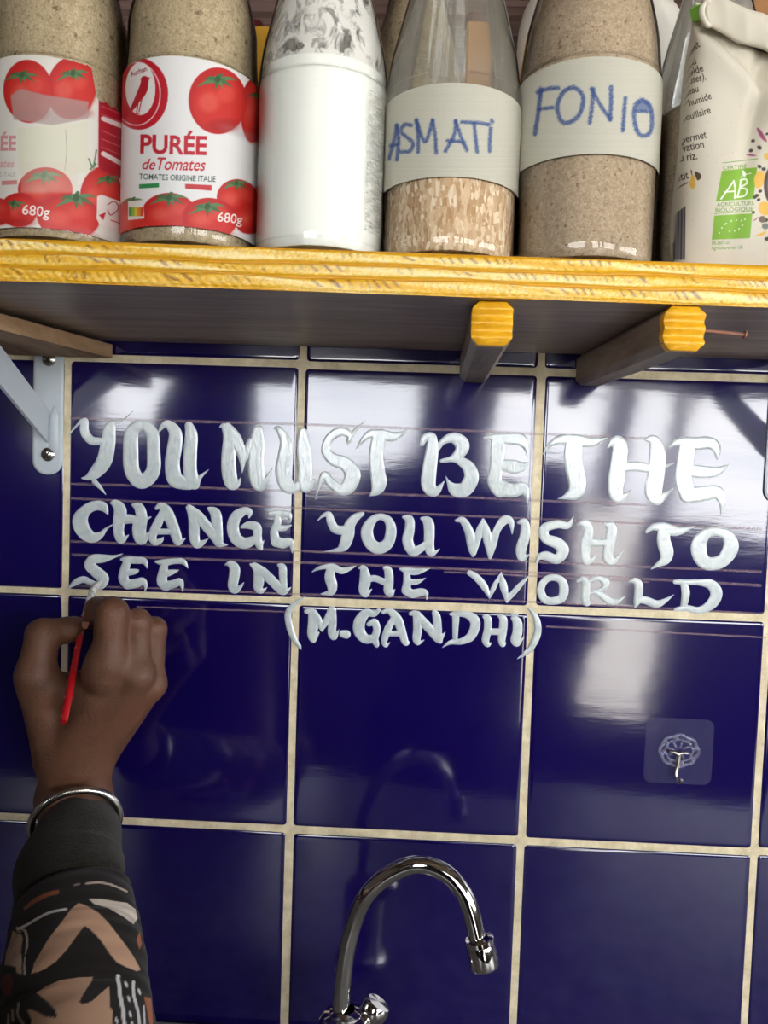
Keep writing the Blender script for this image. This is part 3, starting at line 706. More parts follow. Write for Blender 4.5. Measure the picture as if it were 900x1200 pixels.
for pts, w in [(((82,490),(190,493),(345,497),(480,502),(640,509),(760,514)), 2.2), (((82,567),(200,570),(300,574),(480,580),(640,587),(760,592)), 2.0),
               (((82,584),(190,589),(300,593),(515,603),(700,611),(892,620)), 1.8), (((82,634),(220,640),(360,646),(515,653),(620,658),(892,670)), 2.0),
               (((84,650),(225,655),(400,661),(540,667),(625,671),(892,686)), 2.2), (((520,670),(625,675),(760,682)), 1.6),
               (((84,686),(200,690),(345,696),(480,700),(615,705),(892,719)), 1.8), (((640,734),(760,740),(898,747)), 1.6), (((160,711),(250,714),(340,717)), 1.4)]:
    chalk(pts, w)
# ================================================================== glass bottles on the shelf
def glass_mat(name, tint=(1, 1, 1), edge=.35):
    m = Mat(name); m.n.remove(m.b)
    tr = m.node('ShaderNodeBsdfTransparent'); gl = m.node('ShaderNodeBsdfGlossy', Roughness=.03); mx = m.node('ShaderNodeMixShader'); fr = m.node('ShaderNodeFresnel', IOR=1.5)
    lw = m.node('ShaderNodeLayerWeight', Blend=.28)
    tc_ = m.ramp(lw.outputs['Facing'], [(0, tint), (.72, tuple(np.array(tint)*.97)), (1, tuple(np.array(tint)*edge))])
    m.link(tc_, tr.inputs['Color']); m.link(fr.outputs[0], mx.inputs[0]); m.link(tr.outputs[0], mx.inputs[1]); m.link(gl.outputs[0], mx.inputs[2])
    m.link(mx.outputs[0], m.out.inputs['Surface']); return m
m_glass = glass_mat('clear_bottle_glass', (.97, .98, .97), .82)
def grain(name, a, b, c_, sc=420, dark=None, stretch=(1, 1, 1), vor=True):
    m = Mat(name, rough=.75, spec=.25); c = m.coord(stretch)
    n = m.noise(c, sc, 3, .7); col = m.ramp(n, [(.32, lin(a)), (.5, lin(b)), (.68, lin(c_))])
    v = m.node('ShaderNodeTexVoronoi', Scale=sc*.55); m.link(c, v.inputs['Vector'])
    col = m.mix(.38, col, m.ramp(v.outputs['Color'], [(.1, lin(a)), (.9, lin(c_))]))
    if dark is not None:
        sp = m.ramp(m.noise(c, sc*.42, 2, .5), [(.63, 0.), (.70, .75)]); col = m.mix(sp, col, lin(dark))
    m.base(col); m.bump(n, .5, .002); return m
m_khaki = grain('khaki_millet_grain', (162, 142, 110), (192, 172, 140), (220, 204, 174), 700, (118, 98, 74))
m_fonio = grain('pale_fonio_grain', (162, 139, 114), (190, 168, 142), (216, 198, 174), 900, (132, 108, 86))
m_rice = grain('long_rice_grain', (176, 142, 104), (222, 194, 158), (244, 226, 200), 360, (166, 132, 98), (1, 1, .6))
m_rice = Mat('long_rice_grain', rough=.6, spec=.35); _h = []
_cols = []
for _r in ((0, .55, .3), (0, -.6, -.4), (.3, 1.4, 0)):
    _v = m_rice.node('ShaderNodeTexVoronoi', Scale=430.0); m_rice.link(m_rice.coord((1, 1, .27), _r), _v.inputs['Vector'])
    _s = m_rice.node('ShaderNodeSeparateColor'); m_rice.link(_v.outputs['Color'], _s.inputs[0])
    _cols.append(m_rice.ramp(_s.outputs[0], [(0, lin((186, 150, 112))), (.45, lin((218, 188, 152))), (.8, lin((236, 214, 184))), (1, lin((248, 234, 212)))])); _h.append(_v.outputs['Distance'])
_m = m_rice.ramp(m_rice.noise(m_rice.coord(), 190, 1), [(.46, 0.), (.52, 1.)]); _m2 = m_rice.ramp(m_rice.noise(m_rice.coord((1, 1, 1), (1, 2, 3)), 170, 1), [(.5, 0.), (.56, 1.)])
m_rice.base(m_rice.mix(_m2, m_rice.mix(_m, _cols[0], _cols[1]), _cols[2])); m_rice.bump(m_rice.mix(_m2, m_rice.mix(_m, _h[0], _h[1]), _h[2]), .6, .002)
m_flour = Mat('white_flour', lin((247, 246, 240)), rough=.9, spec=.1); m_flour.bump(m_flour.noise(m_flour.coord(), 70, 5, .6), .25, .004)
m_cap = Mat('white_tin_lid', lin((210, 206, 196)), rough=.35, spec=.5)
def bottle_r(R, hs, k):                        # outline (radius, height) of a sauce bottle; hs: where the straight body ends, k: shoulder fullness
    return [(R*.80, 0), (R*.90, .0006), (R*.955, .0025), (R*.985, .0055), (R, .010), (R, .02), (R, hs*.5), (R, hs-.004), (R*.994, hs), (R*.985, hs+.003), (R*.962, hs+.012),
            (R*(k+1.9)/3*1.005, hs+.024), (R*k, hs+.036), (R*(k-.13), hs+.058), (R*(k-.30), hs+.084), (R*.47, hs+.105), (R*.44, hs+.125), (R*.45, hs+.128)]
def rad_at(prof, z):
    zs = [p[1] for p in prof]; return float(np.interp(z, zs, [p[0] for p in prof]))
def fine(prof, n=5):
    P = np.array(prof, float); C_ = catmull(P, n); C_[:, 1] = np.maximum.accumulate(C_[:, 1]); return [tuple(p) for p in C_]
def ring_patch(c, R, z0f, z1f, th0, th1, nth, nz_, off=.00025):   # curved label sheet; th=0 faces the viewer (-Y)
    th = np.linspace(th0, th1, nth+1); u = np.linspace(0, 1, nz_+1)
    T, U = np.meshgrid(th, u, indexing='ij'); z0 = z0f(T); z1 = z1f(T); Zz = z0+(z1-z0)*U
    r = R(Zz)+off if callable(R) else R+off
    V = np.stack([c[0]+r*np.sin(T), c[1]-r*np.cos(T), c[2]+Zz], -1).reshape(-1, 3)
    i, j = np.meshgrid(np.arange(nth), np.arange(nz_), indexing='ij'); b = (i*(nz_+1)+j).ravel(); Q = np.c_[b, b+nz_+1, b+nz_+2, b+1]
    return V, Q, T.ravel(), U.ravel()
def zfront(x, y, yc, R): return at(x, y, -(yc-R))[2] - ZT
def bottle(label, cxpx, ypx, yc, R, yshoulder, k=.86, contents=None, level=None, grp='bottles and jars on the shelf', cap=True):
    """cxpx at row ypx: centre in the photo; yc: distance of the axis from the wall (negative y)"""
    X = at(cxpx, ypx, -yc)[0]; c = np.array((X, yc, ZT+.0004))
    hs = zfront(cxpx, yshoulder, yc, R)
    prof = fine(bottle_r(R, hs, k)); H = prof[-1][1]
    t = thing('glass_bottle', label, 'bottle', tuple(c), grp)
    q = MB(); q.lathe(c, [(0.0001, .0)] + prof, 64); go = q.build('glass', m_glass, t, smooth=True)
    if contents is not None:
        top = zfront(cxpx, level, yc, R) if level is not None else H-.02
        wall = .0016
        ip = [(max(r-wall, .001), max(z, .0035)) for r, z in prof if z < top] ; ip.append((max(rad_at(prof, top)-wall, .001), top))
        q = MB(); q.lathe(c, [(.001, .0035)]+ip, 64)
        rr = ip[-1][0]; nV = len(q.V)
        for f in (.93, .75, .5, .2, .02): q.V += [(c[0]+rr*f*math.cos(a), c[1]+rr*f*math.sin(a), c[2]+top+.004*(1-f)+.002*math.sin(3*a+f*9)) for a in np.linspace(0, 2*math.pi, 64, endpoint=False)]
        for r in range(5):
            for kx in range(64): q.F.append((nV-64+r*64+kx, nV-64+r*64+(kx+1) % 64, nV+r*64+(kx+1) % 64, nV+r*64+kx)); q.M.append(0)
        q.build('contents', contents, t, smooth=True)
    if cap:
        q = MB(); R2 = prof[-1][0]+.003; q.lathe(c, [(R2-.002, H-.0155), (R2, H-.015), (R2, H+.001), (R2-.0015, H+.0025), (.0005, H+.0027)], 40); co = q.build('lid', m_cap, t, smooth=False); auto(co, 40)
    return t, c, prof, hs
m_print = vcol('printed_paper_label', .42, .4)
m_tape = vcol('masking_tape_label', .6, .3, 160, .25)
def fr_uv(V): return project(V)
RED = (204, 28, 46); TOM = (208, 44, 40); GRN = (72, 112, 70)
def tomato(cv, cx, cy, rx, ry, rot=0, dark=0, star=True, sx=0, sy=-.75, fade=0):
    cv.ell(cx, cy, rx, ry, (198, 34, 34), 1, rot, .8)
    cv.ell(cx+rx*.05, cy+ry*.1, rx*.9, ry*.85, (216, 50, 42), .8, rot, 5)
    cv.ell(cx-rx*.3, cy+ry*.05, rx*.35, ry*.3, (238, 116, 96), .55, rot, 7)
    cv.ell(cx+rx*.3, cy-ry*.2, rx*.3, ry*.25, (234, 96, 78), .5, rot, 6)
    cv.ell(cx+rx*.2, cy+ry*.75, rx*.6, ry*.2, (160, 22, 28), .5, rot, 5)
    if star:
        ax, ay = cx+sx*rx, cy+sy*ry; L = rx*.75
        for a, l in ((200, 1), (155, .75), (20, .95), (-25, .75), (75, .8), (110, .45), (265, .6), (300, .5)):
            ca, sa = math.cos(math.radians(a+rot)), math.sin(math.radians(a+rot)); 
            cv.stroke([(ax, ay, rx*.17), (ax+ca*L*l*.5, ay-sa*L*.28*l, rx*.13), (ax+ca*L*l, ay-sa*L*.5*l+rx*.12, .5)], 1, GRN if a % 2 else (92, 132, 84))
        cv.ell(ax, ay-1, rx*.1, rx*.12, (58, 92, 58))
# ---- bottle 1: label half covered by a clear tape over a torn strip
YB1 = lambda x, R: YF(x)+R+.0045
b1, c1, pr1, hs1 = bottle('glass bottle of khaki grain, tomato label with a torn pale patch, leftmost on the shelf', 71, 190, YB1(.08, .0415), .0415, 62, .93, m_khaki)
cv = Canvas(-20, 40, 165, 300, 3, (232, 228, 218))
cv.ell(98, 105, 46, 40, (0, 0, 0), 0)
tomato(cv, 84, 103, 29, 37, 8, sx=.05, sy=-.45); tomato(cv, 33, 107, 29, 37, -5, sx=-.25, sy=-.5)
cv.poly([(24, 104), (52, 111), (104, 119), (103, 139), (62, 147), (16, 140), (12, 112)], (178, 158, 152), .78, 2)
cv.poly([(20, 150), (62, 147), (103, 142), (104, 200), (66, 212), (22, 205)], (226, 224, 200), .9, 3)
cv.stroke([(77, 152), (78, 176), (76, 200)], .8, (150, 148, 136), .7)
cv.text('PURÉE', 19, 176, 24, (214, 120, 124), 0, 0, .03, .8, 'RIGHT', .75); cv.text('Tomates', 16, 196, 13, (216, 130, 132), 0, .2, .02, .8, 'RIGHT', .6); cv.text('ORIGINE ITALIE', 19, 207, 7, (150, 150, 140), 0, 0, 0, .8, 'RIGHT', .7)
cv.poly([(2, 212), (20, 211), (20, 216), (2, 217)], (220, 140, 140))
# lower tomatoes
tomato(cv, 53, 222, 32, 26, 0, sx=-.05, sy=-.6); cv.poly([(24, 190), (92, 190), (92, 226), (24, 226)], (226, 214, 196), .42, 4)
tomato(cv, 118, 228, 24, 33, 8, sx=.35, sy=-.55); tomato(cv, 22, 246, 22, 20, 0, sx=-.3, sy=-.35); tomato(cv, -2, 248, 14, 16, 0, star=False); tomato(cv, 80, 254, 37, 27, 6, sx=.25, sy=-.8)
cv.stroke([(104, 186), (109, 195), (113, 176)], 1.6, GRN); cv.stroke([(109, 196), (112, 192), (106, 198)], 2.4, GRN)
cv.text('680g', 25, 251, 17, (250, 246, 240), 6, 0, .006, 1.0)
P_ = [(116, 96), (124, 97), (160, 116), (160, 216), (118, 199), (115, 194)]
cv.poly(P_, (176, 24, 42), 1, .8)
for y, w in ((116, 30), (141, 30), (182, 22)): cv.stroke([(121, y-2), (121+w, y+10)], 5.5, (240, 228, 222), .95, smooth=0)
for k in range(9):
    y = 105+9.6*k
    if k not in (1, 4, 8): cv.stroke([(119, y), (148, y+12)], 1.0, (222, 150, 152), .75, smooth=0)
cv.poly([(114, 230), (119, 228), (152, 240), (152, 272), (116, 262), (113, 256)], (240, 232, 224)); cv.stroke([(126, 240), (134, 236), (139, 244), (130, 252), (126, 246)], 1.2, (190, 60, 70)); cv.poly([(116, 252), (124, 249), (121, 258)], (200, 40, 56)); cv.stroke([(130, 258), (148, 264)], 1, (200, 60, 70))
def label_sheet(parent, c, prof, ztop, zbot, cv, mat, th=(-1.75, 1.75), n=(330, 380), name='label', off=.0003, topf=None, botf=None):
    R_ = lambda Z_: np.interp(Z_, [p[1] for p in prof], [p[0] for p in prof])
    V, Q, T, U = ring_patch(c, R_, botf or (lambda t: zbot+0*t), topf or (lambda t: ztop+0*t), th[0], th[1], n[0], n[1], off)
    x, y = project(V); cols = cv.read(x, y)
    # the far side carries on with the plain border colour
    return mk(name, V, Q, mat, parent, smooth=True, cols=cols)
lt1, lb1 = zfront(71, 66, c1[1], .0415), zfront(71, 268, c1[1], .0415)
torn = lambda t: lt1 - np.where(t > .82, np.clip((t-.82)*.22, 0, .017), 0) - .0006*np.sin(t*40)*(t > .75)
label_sheet(b1, c1, pr1, lt1, lb1, cv, m_print, topf=torn)
# ---- bottle 2
b2, c2, pr2, hs2 = bottle('glass bottle of khaki grain with an intact tomato puree label and round red emblem', 224, 190, YB1(.15, .0412), .0412, 64, .93, m_khaki)
cv = Canvas(140, 40, 310, 300, 3, (240, 238, 236))
cv.ell(163, 110, 34, 42, (198, 26, 44), 1, 0); cv.ell(160, 110, 28.5, 37.5, (240, 206, 206), 1); cv.ell(160, 110, 27, 36, (198, 26, 44), 1); 
cv.ell(164.5, 104, 17.5, 31, (240, 236, 232), 1, 0)
cv.text('Auchan', 154, 90, 8.2, (150, 24, 38), -22, 0, .015, .82)
# small red bird
cv.poly([(171, 91), (175, 91), (174, 96), (173, 105), (169, 113), (163, 120), (157, 128), (152, 131), (155, 122), (159, 112), (164, 100), (166, 93)], (190, 26, 44), 1, .6, 4)
cv.ell(169.5, 93, 4.5, 4, (190, 26, 44)); cv.poly([(173, 91), (177, 90.5), (173, 93)], (190, 26, 44)); cv.stroke([(162, 119), (160, 133), (163, 133)], 1.3, (190, 26, 44), smooth=0); cv.stroke([(166, 116), (163, 131)], 1.2, (190, 26, 44), smooth=0)
tomato(cv, 296, 130, 14, 37, 0, sx=.2, sy=-.5); tomato(cv, 255, 118, 34, 39, -3, sx=.0, sy=-.62)
cv.ell(282, 156, 22, 5, (180, 170, 168), .4, 20, 6)
cv.text('PURÉE', 163, 179, 30.5, (200, 30, 48), 1.5, 0, .028, .92)
cv.text('de', 165, 198, 18, (204, 34, 52), 2, .28, .012, .9); cv.text('Tomates', 181.5, 198.5, 20.5, (204, 34, 52), 1.5, .22, .012, .80)
cv.text('TOMATES ORIGINE ITALIE', 163, 210, 9.6, (62, 84, 72), 2, 0, .012, .80)
cv.poly([(163, 216), (186.5, 214.5), (186.5, 219.5), (163, 221)], (44, 140, 74)); cv.poly([(217, 215.5), (248, 217), (248, 223.5), (217, 221)], (206, 60, 66))
tomato(cv, 278, 232, 24, 22, 5, sx=-.05, sy=-.75); tomato(cv, 292, 256, 18, 18, 0, star=False); tomato(cv, 198, 250, 32, 24, 0, sx=.0, sy=-.75); tomato(cv, 154, 258, 18, 26, 0, sx=.1, sy=-.9); tomato(cv, 246, 256, 32, 24, 6, sx=-.1, sy=-.55)
cv.text('680g', 254, 259, 15.5, (250, 246, 240), 7, 0, .006, 1.0)
cv.poly([(150, 236), (168, 234), (169, 256), (150, 258)], (238, 234, 228))
for k, q in enumerate(((60, 140, 70), (150, 190, 60), (240, 200, 50), (236, 140, 40), (214, 70, 40))): cv.poly([(151+3.4*k, 243), (154.4+3.4*k, 242.6), (154.4+3.4*k, 253), (151+3.4*k, 253.5)], q)
label_sheet(b2, c2, pr2, zfront(224, 67, c2[1], .0412), zfront(224, 266, c2[1], .0412), cv, m_print)
# ---- bottle 3: flour
b3, c3, pr3, hs3 = bottle('unlabelled glass bottle of white flour between the tomato label and rice bottles', 377, 190, YB1(.23, .0408), .0408, 76, .85, m_flour, 56)
m_film = Mat('flour_dust_on_glass', lin((236, 232, 226)), rough=.9, spec=.1)
def alpha(m, fac):
    tr = m.node('ShaderNodeBsdfTransparent'); mxs = m.node('ShaderNodeMixShader'); m.link(fac, mxs.inputs[0]); m.link(tr.outputs[0], mxs.inputs[1]); m.link(m.b.outputs[0], mxs.inputs[2]); m.link(mxs.outputs[0], m.out.inputs['Surface'])
alpha(m_film, m_film.ramp(m_film.noise(m_film.coord((1, 1, .7)), 85, 5, .62, .8), [(.40, .12), (.52, .95)]))
zt3 = zfront(377, 56, c3[1], .0408)
V, Q, T, U = ring_patch(c3, lambda Z_: np.interp(Z_, [p[1] for p in pr3], [p[0] for p in pr3])-.0012, lambda t: zt3-.002+0*t, lambda t: pr3[-1][1]-.03+0*t, -math.pi, math.pi, 90, 50, 0)
mk('flour_dust', V, Q, m_film, b3, label='patchy flour dust clinging inside the neck')
# the torn residue strip of an old label on its right side
m_res = Mat('old_glue_residue', lin((176, 174, 164)), rough=.8)
alpha(m_res, m_res.ramp(m_res.noise(m_res.coord((1, 1, 5)), 130, 4, .65), [(.42, 0.), (.6, .6)]))
V, Q, T, U = ring_patch(c3, .0408, lambda t: zfront(377, 262, c3[1], .0408)+0*t, lambda t: zfront(377, 92, c3[1], .0408)+0*t, .82, 1.25, 20, 40, .0003)
mk('glue_residue', V, Q, m_res, b3, label='grey scratched glue residue')
m_seam = Mat('glass_seam', lin((226, 226, 218)), rough=.2)
for yy in (77, 277):
    q = MB(); q.lathe(c3 + np.array((0, 0, zfront(377, yy, c3[1], .0408))), [(.0407, -.0007), (.04125, 0), (.0407, .0007)], 64); q.build('moulded_ring', m_glass, b3, smooth=True)
# ---- bottle 4: basmati
b4, c4, pr4, hs4 = bottle('glass bottle of long rice with a taped label reading ASMATI in blue', 528, 190, YB1(.32, .0425), .0425, 84, .85, m_rice, 112)
TB = (202, 199, 182)
def tape_canvas(x0, y0, x1, y1):
    cv = Canvas(x0, y0, x1, y1, 3, TB); n = rng.normal(size=(cv.h, 1, 1))*2.2+rng.normal(size=(cv.h, cv.w, 1))*2.0; cv.A += n; return cv
BLU = (44, 70, 132)
cv = tape_canvas(440, 80, 620, 240); R_ = .7
for st in ([(456,186),(462,164),(465,147)], [(465,147),(467,165),(465,187)], [(458,171),(466,169)], [(482,147),(474,146),(470,154),(477,161),(484,168),(480,177),(469,178)],
           [(490,178),(490,160),(488,141)], [(488,141),(498,166),(507,141)], [(507,141),(510,160),(511,179)],
           [(522,177),(532,158),(534,142)], [(534,142),(540,160),(547,176)], [(525,165),(544,166)], [(541,143),(560,144),(573,146)], [(556,145),(557,160),(559,178)], [(575,150),(574,165),(574,177)], [(576,141),(577,143)]):
    cv.stroke(st, 4.2, BLU, .9, .9, rough=R_)
R4 = .0425
label_sheet(b4, c4, pr4, zfront(528, 98, c4[1], R4), zfront(528, 208, c4[1], R4), cv, m_tape, th=(-1.9, 1.9), n=(300, 210))
# ---- bottle 5: fonio
R5 = .0442
b5, c5, pr5, hs5 = bottle('glass bottle of pale grain with a taped label reading FONIO in blue', 686, 190, YB1(.41, R5), R5, 62, .88, m_fonio)
cv = tape_canvas(590, 50, 785, 230)
for st, w in (([(634,104),(631,130),(627,157)], 5), ([(630,108),(642,104),(654,103)], 5), ([(632,128),(648,126)], 4), ([(672,102),(660,108),(653,125),(658,142),(669,143),(680,132),(683,113),(674,103),(668,104)], 5),
              ([(691,144),(694,122),(695,104)], 4.5), ([(693,104),(704,124),(715,140)], 4.5), ([(715,140),(716,120),(716,102)], 5), ([(733,115),(731,135),(730,153)], 4.5),
              ([(752,117),(744,125),(744,145),(750,158),(760,157),(764,145),(762,125),(753,117)], 5), ([(745,130),(762,131)], 3.5)):
    cv.stroke(st, w, BLU, .9, .9, rough=R_)
cv.ell(754, 124, 8, 7, BLU, .55, 0, 2)
label_sheet(b5, c5, pr5, zfront(686, 67, c5[1], R5), zfront(686, 181, c5[1], R5), cv, m_tape, th=(-1.9, 1.9), n=(300, 210))
# ---- second row
m_flour2 = Mat('pale_powder', lin((196, 188, 176)), rough=.9)
b6, c6, pr6, hs6 = bottle('half-empty glass bottle of brownish grain behind the paper bag', 829, 190, -.106, .0400, 118, .86, m_fonio, 112)
m_dust = Mat('dusty_glass_haze', lin((206, 200, 190)), rough=.9, spec=.1)
alpha(m_dust, m_dust.ramp(m_dust.noise(m_dust.coord(), 40, 4, .6), [(.3, .30), (.7, .52)]))
V, Q, T, U = ring_patch(c6, lambda Z_: np.interp(Z_, [p[1] for p in pr6], [p[0] for p in pr6])-.0012, lambda t: zfront(829, 116, c6[1], .0405)+0*t, lambda t: pr6[-1][1]-.03+0*t, -math.pi, math.pi, 90, 50, 0)
mk('dust_and_light_haze', V, Q, m_dust, b6, label='pale dust inside the empty shoulder')
m_lighten = Mat('glass_lightening_film', lin((206, 198, 184)), rough=.9, spec=.1)  # pale film added to stand in for light seen through this glass
alpha(m_lighten, m_lighten.ramp(m_lighten.noise(m_lighten.coord(), 30, 4, .6), [(.3, .10), (.7, .30)]))
V, Q, T, U = ring_patch(c4, lambda Z_: np.interp(Z_, [p[1] for p in pr4], [p[0] for p in pr4])-.0012, lambda t: zfront(528, 112, c4[1], .0425)+0*t, lambda t: pr4[-1][1]-.03+0*t, -math.pi, math.pi, 90, 50, 0)
mk('dust_and_light_haze', V, Q, m_lighten, b4, label='faint film added to lighten the empty shoulder')
b7, c7, pr7, hs7 = bottle('bottle of khaki grain standing in the back row between flour and rice bottles', 486, 100, -.058, .0405, 118, .86, m_khaki)
b8, c8, pr8, hs8 = bottle('small clear empty glass bottle at the back right, above the paper bag', 853, 20, -.05, .019, 58, .86, None)
m_tub = Mat('white_plastic_tub', lin((226, 222, 212)), rough=.4, spec=.4)
def tub(label, px, yc, R, ytop):
    X = at(px, 60, -yc)[0]; c = np.array((X, yc, ZT+.0004)); H = at(px, ytop, -yc)[2]-ZT
    t = thing('plastic_tub', label, 'tub', tuple(c), 'white tubs in the back row')
    q = MB(); q.lathe(c, [(.0005, 0), (R*.93, 0), (R*.97, .003), (R, .012), (R, H-.040)] + [(R*(.62+.38*math.cos(a)), H-.04+.036*math.sin(a)) for a in np.linspace(.1, 1.5, 9)], 48); auto(q.build('tub_body', m_tub, t), 50)
    q = MB(); q.lathe(c, [(R*.60, H-.006), (R*.645, H-.003), (R*.645, H+.018), (R*.60, H+.0205), (.0005, H+.021)], 48); auto(q.build('tub_lid', m_tub, t), 60)
tub('white plastic tub in the back row, between the rice and FONIO bottles', 652, -.042, .030, -4)
tub('white plastic tub in the back row, right behind the FONIO bottle', 757, -.036, .0285, 6)
m_yc = Mat('yellow_carton', lin((226, 170, 40)), rough=.5); m_oc = Mat('orange_carton', lin((206, 140, 60)), rough=.5); m_rc = Mat('dark_red_lid', lin((96, 26, 26)), rough=.4)
def carton(name, label, px, ytop, yc, w, dpt, mat, top=None):
    X = at(px, ytop, -yc)[0]; z1 = at(px, ytop, -yc)[2]; t = thing(name, label, 'carton', (X, yc, ZT))
    q = MB(); q.box((X-w/2, yc-dpt/2, ZT+.0003), (X+w/2, yc+dpt/2, z1), .0015); q.build('carton_body', mat, t)
    q = MB(); q.lathe((X-.004, yc, z1-.0002), [(.0075, 0), (.008, .001), (.008, .010), (.007, .012), (.0004, .0122)], 24); auto(q.build('cap', top or m_rc, t), 40)
carton('juice_carton', 'narrow yellow carton with a dark red cap behind the tomato label and flour bottles', 303, 46, -.035, .030, .040, m_yc)
carton('juice_carton', 'orange carton seen through the empty glass of the rice bottle', 561, 38, -.030, .020, .034, m_oc)
carton('wooden_box', 'upright orange-brown wooden box at the top right behind the paper bag', 889, -20, -.03, .019, .03, Mat('orange_brown_wood', lin((150, 104, 60)), rough=.5))
# ================================================================== paper bag of rice
m_bag = vcol('cream_paper_bag_print', .62, .3, 38, .55)
cv = Canvas(770, -20, 960, 330, 3.2, (222, 214, 196))
BR = (74, 58, 48)
for txt, x, y, sz, rot, sh in (('riat', 809, 62, 12.5, -33, .05), ("'u", 810, 77, 13, -20, 0), ('roide', 804, 90, 12.5, -18, .05), ('nutes),', 803, 100, 11.5, -17, .22), ("l'eau", 803, 112, 11.5, -17, .1),
                              ('n humide', 801, 127, 11.5, -19, .05), ('bouillaire', 800, 143, 11.5, -18, .05), ('permet', 799, 168, 12.5, -13, .02), ('rvation', 796, 179, 13, -12, .02), ('au riz.', 792, 190, 13, -8, .02), ('petit !', 788, 214, 13, -15, .08)):
    cv.text(txt, x, y, sz, BR, rot, sh, .012, .82)
cv.stroke([(791, 226), (795, 220), (806, 214)], 1.2, BR)
cv.poly([(812, 204), (815.5, 216), (812, 222), (808, 216)], (226, 178, 80), 1, .6, 4); cv.poly([(814, 201), (821, 204), (821, 209), (817, 211)], (84, 66, 50), 1, .6, 4)
cv.poly([(790, 252), (803.5, 241), (803, 304), (788, 305)], (128, 126, 130))
for x, w in ((791, 1.6), (795.5, 1), (799, 1.8), (802.5, 1.2)): cv.stroke([(x, 250-(x-791)*.6), (x-1, 304)], w, (70, 70, 78), smooth=0)
G1 = (134, 182, 62); G2 = (122, 160, 82)
cv.poly([(846, 200), (887.5, 196), (883, 233), (839, 236)], G1); cv.stroke([(847, 191), (888, 186)], .9, G2, smooth=0); cv.text('CERTIFIÉ', 847, 199, 6.4, G2, -4, 0, .01, 1.15)
for st, w in (([(845, 233), (853, 222), (860, 212)], 1.9), ([(860, 212), (861.5, 222), (861, 232)], 1.9), ([(849, 225), (861, 224)], 1.7), ([(864, 231), (867, 220), (868, 211)], 1.9), ([(868, 211), (874, 210), (875, 215), (868, 219.5), (875, 222), (873, 229), (864, 231)], 1.9), ([(868, 208), (872, 205), (880, 203)], 1)): cv.stroke(st, w, (244, 246, 232))
cv.poly([(870, 199), (874, 203), (873, 207), (870.5, 205)], (240, 244, 228), 1, .5, 4)
cv.text('AGRICULTURE', 840, 242, 6.6, G2, -2.5, 0, .012, 1.02); cv.text('BIOLOGIQUE', 838, 248.8, 7.0, G2, -2.5, 0, .012, 1.08); cv.stroke([(837, 250.4), (882, 247.5)], .7, G2, smooth=0)
cv.poly([(837, 252.5), (881.7, 250), (879, 279), (834, 281)], G1)
for x, y in ((843, 273), (846, 267), (851, 262), (857, 259), (863, 258), (869, 258.5), (873, 257), (870, 264), (866, 268), (861, 270.5), (855, 271), (849, 263)): cv.ell(x, y, .9, .9, (232, 240, 214))
cv.text('FR-BIO-01', 834, 287, 5.4, G2, -2, 0, .01, .95); cv.text('Agriculture non UE', 833.5, 292.5, 5.2, G2, -2, 0, .01, .9)
MAG = (168, 84, 124); OR = (236, 188, 92); DK = (76, 74, 66)
cv.poly([(886.5, 150), (892, 153), (899, 166), (892, 162)], MAG, 1, .6, 4); cv.poly([(874, 181), (880, 180.5), (887, 182.5), (880, 183)], MAG, 1, .6, 4); cv.poly([(882, 259), (889, 254), (886, 257.5)], MAG, 1, .6, 4)
for x, y, r in ((882.5, 165, 2.4), (890, 173, 3), (880, 176.5, 2.6), (899, 157, 2), (890, 195, 2.6), (895, 198, 2.6), (890, 203, 2.2), (887, 229, 2.4), (891, 224, 2.2), (884.5, 231, 2.4), (889, 234, 2.2), (883, 249, 2), (898, 258, 2.5), (899, 280, 3)): cv.ell(x, y, r, r*.8, DK, 1, rng.uniform(-40, 40))
cv.ell(893.5, 257, 4.2, 4, (124, 108, 96)); cv.ell(897, 265, 4.2, 3.6, (128, 132, 124))
for q in ([(895, 184), (899, 179), (908, 180), (902, 188)], [(884, 208), (890, 200), (896, 204), (893, 218), (886, 220)], [(889, 240), (897, 236), (906, 244), (900, 252), (891, 250)], [(885, 276), (892, 273), (898, 270), (894, 276)]): cv.poly(q, OR, 1, .6, 4)
cv.ell(912, 217, 17, 27, (90, 78, 70)); cv.ell(913, 217, 14, 24, (130, 120, 116)); cv.ell(914, 217, 11, 20, (70, 70, 80))
for k in range(70):
    cv.ell(rng.uniform(800, 900), rng.uniform(20, 300), .5, .5, (150, 138, 116), .5)
cv.poly([(808, 12), (816, 8), (822, 10), (820, 22), (812, 26), (808, 20)], (126, 186, 70), 1, .8, 3); cv.stroke([(812, 14), (815, 17), (813, 20)], 1.6, (60, 90, 40))
cv.stroke([(884, 57), (893, 60), (904, 63)], 1.6, (60, 52, 44))
bl = at(790, 300, .165)[0]; bx0, bx1 = bl-.0045, bl+.130
bag = thing('rice_bag', 'cream printed paper bag with folded top and green organic mark at the right end', 'bag', ((bx0+bx1)/2, -.168, ZT))
HB = at(888, 44, .172)[2]-ZT
nu, nv = 340, 380
nzv = rng.normal(size=(12, 6))
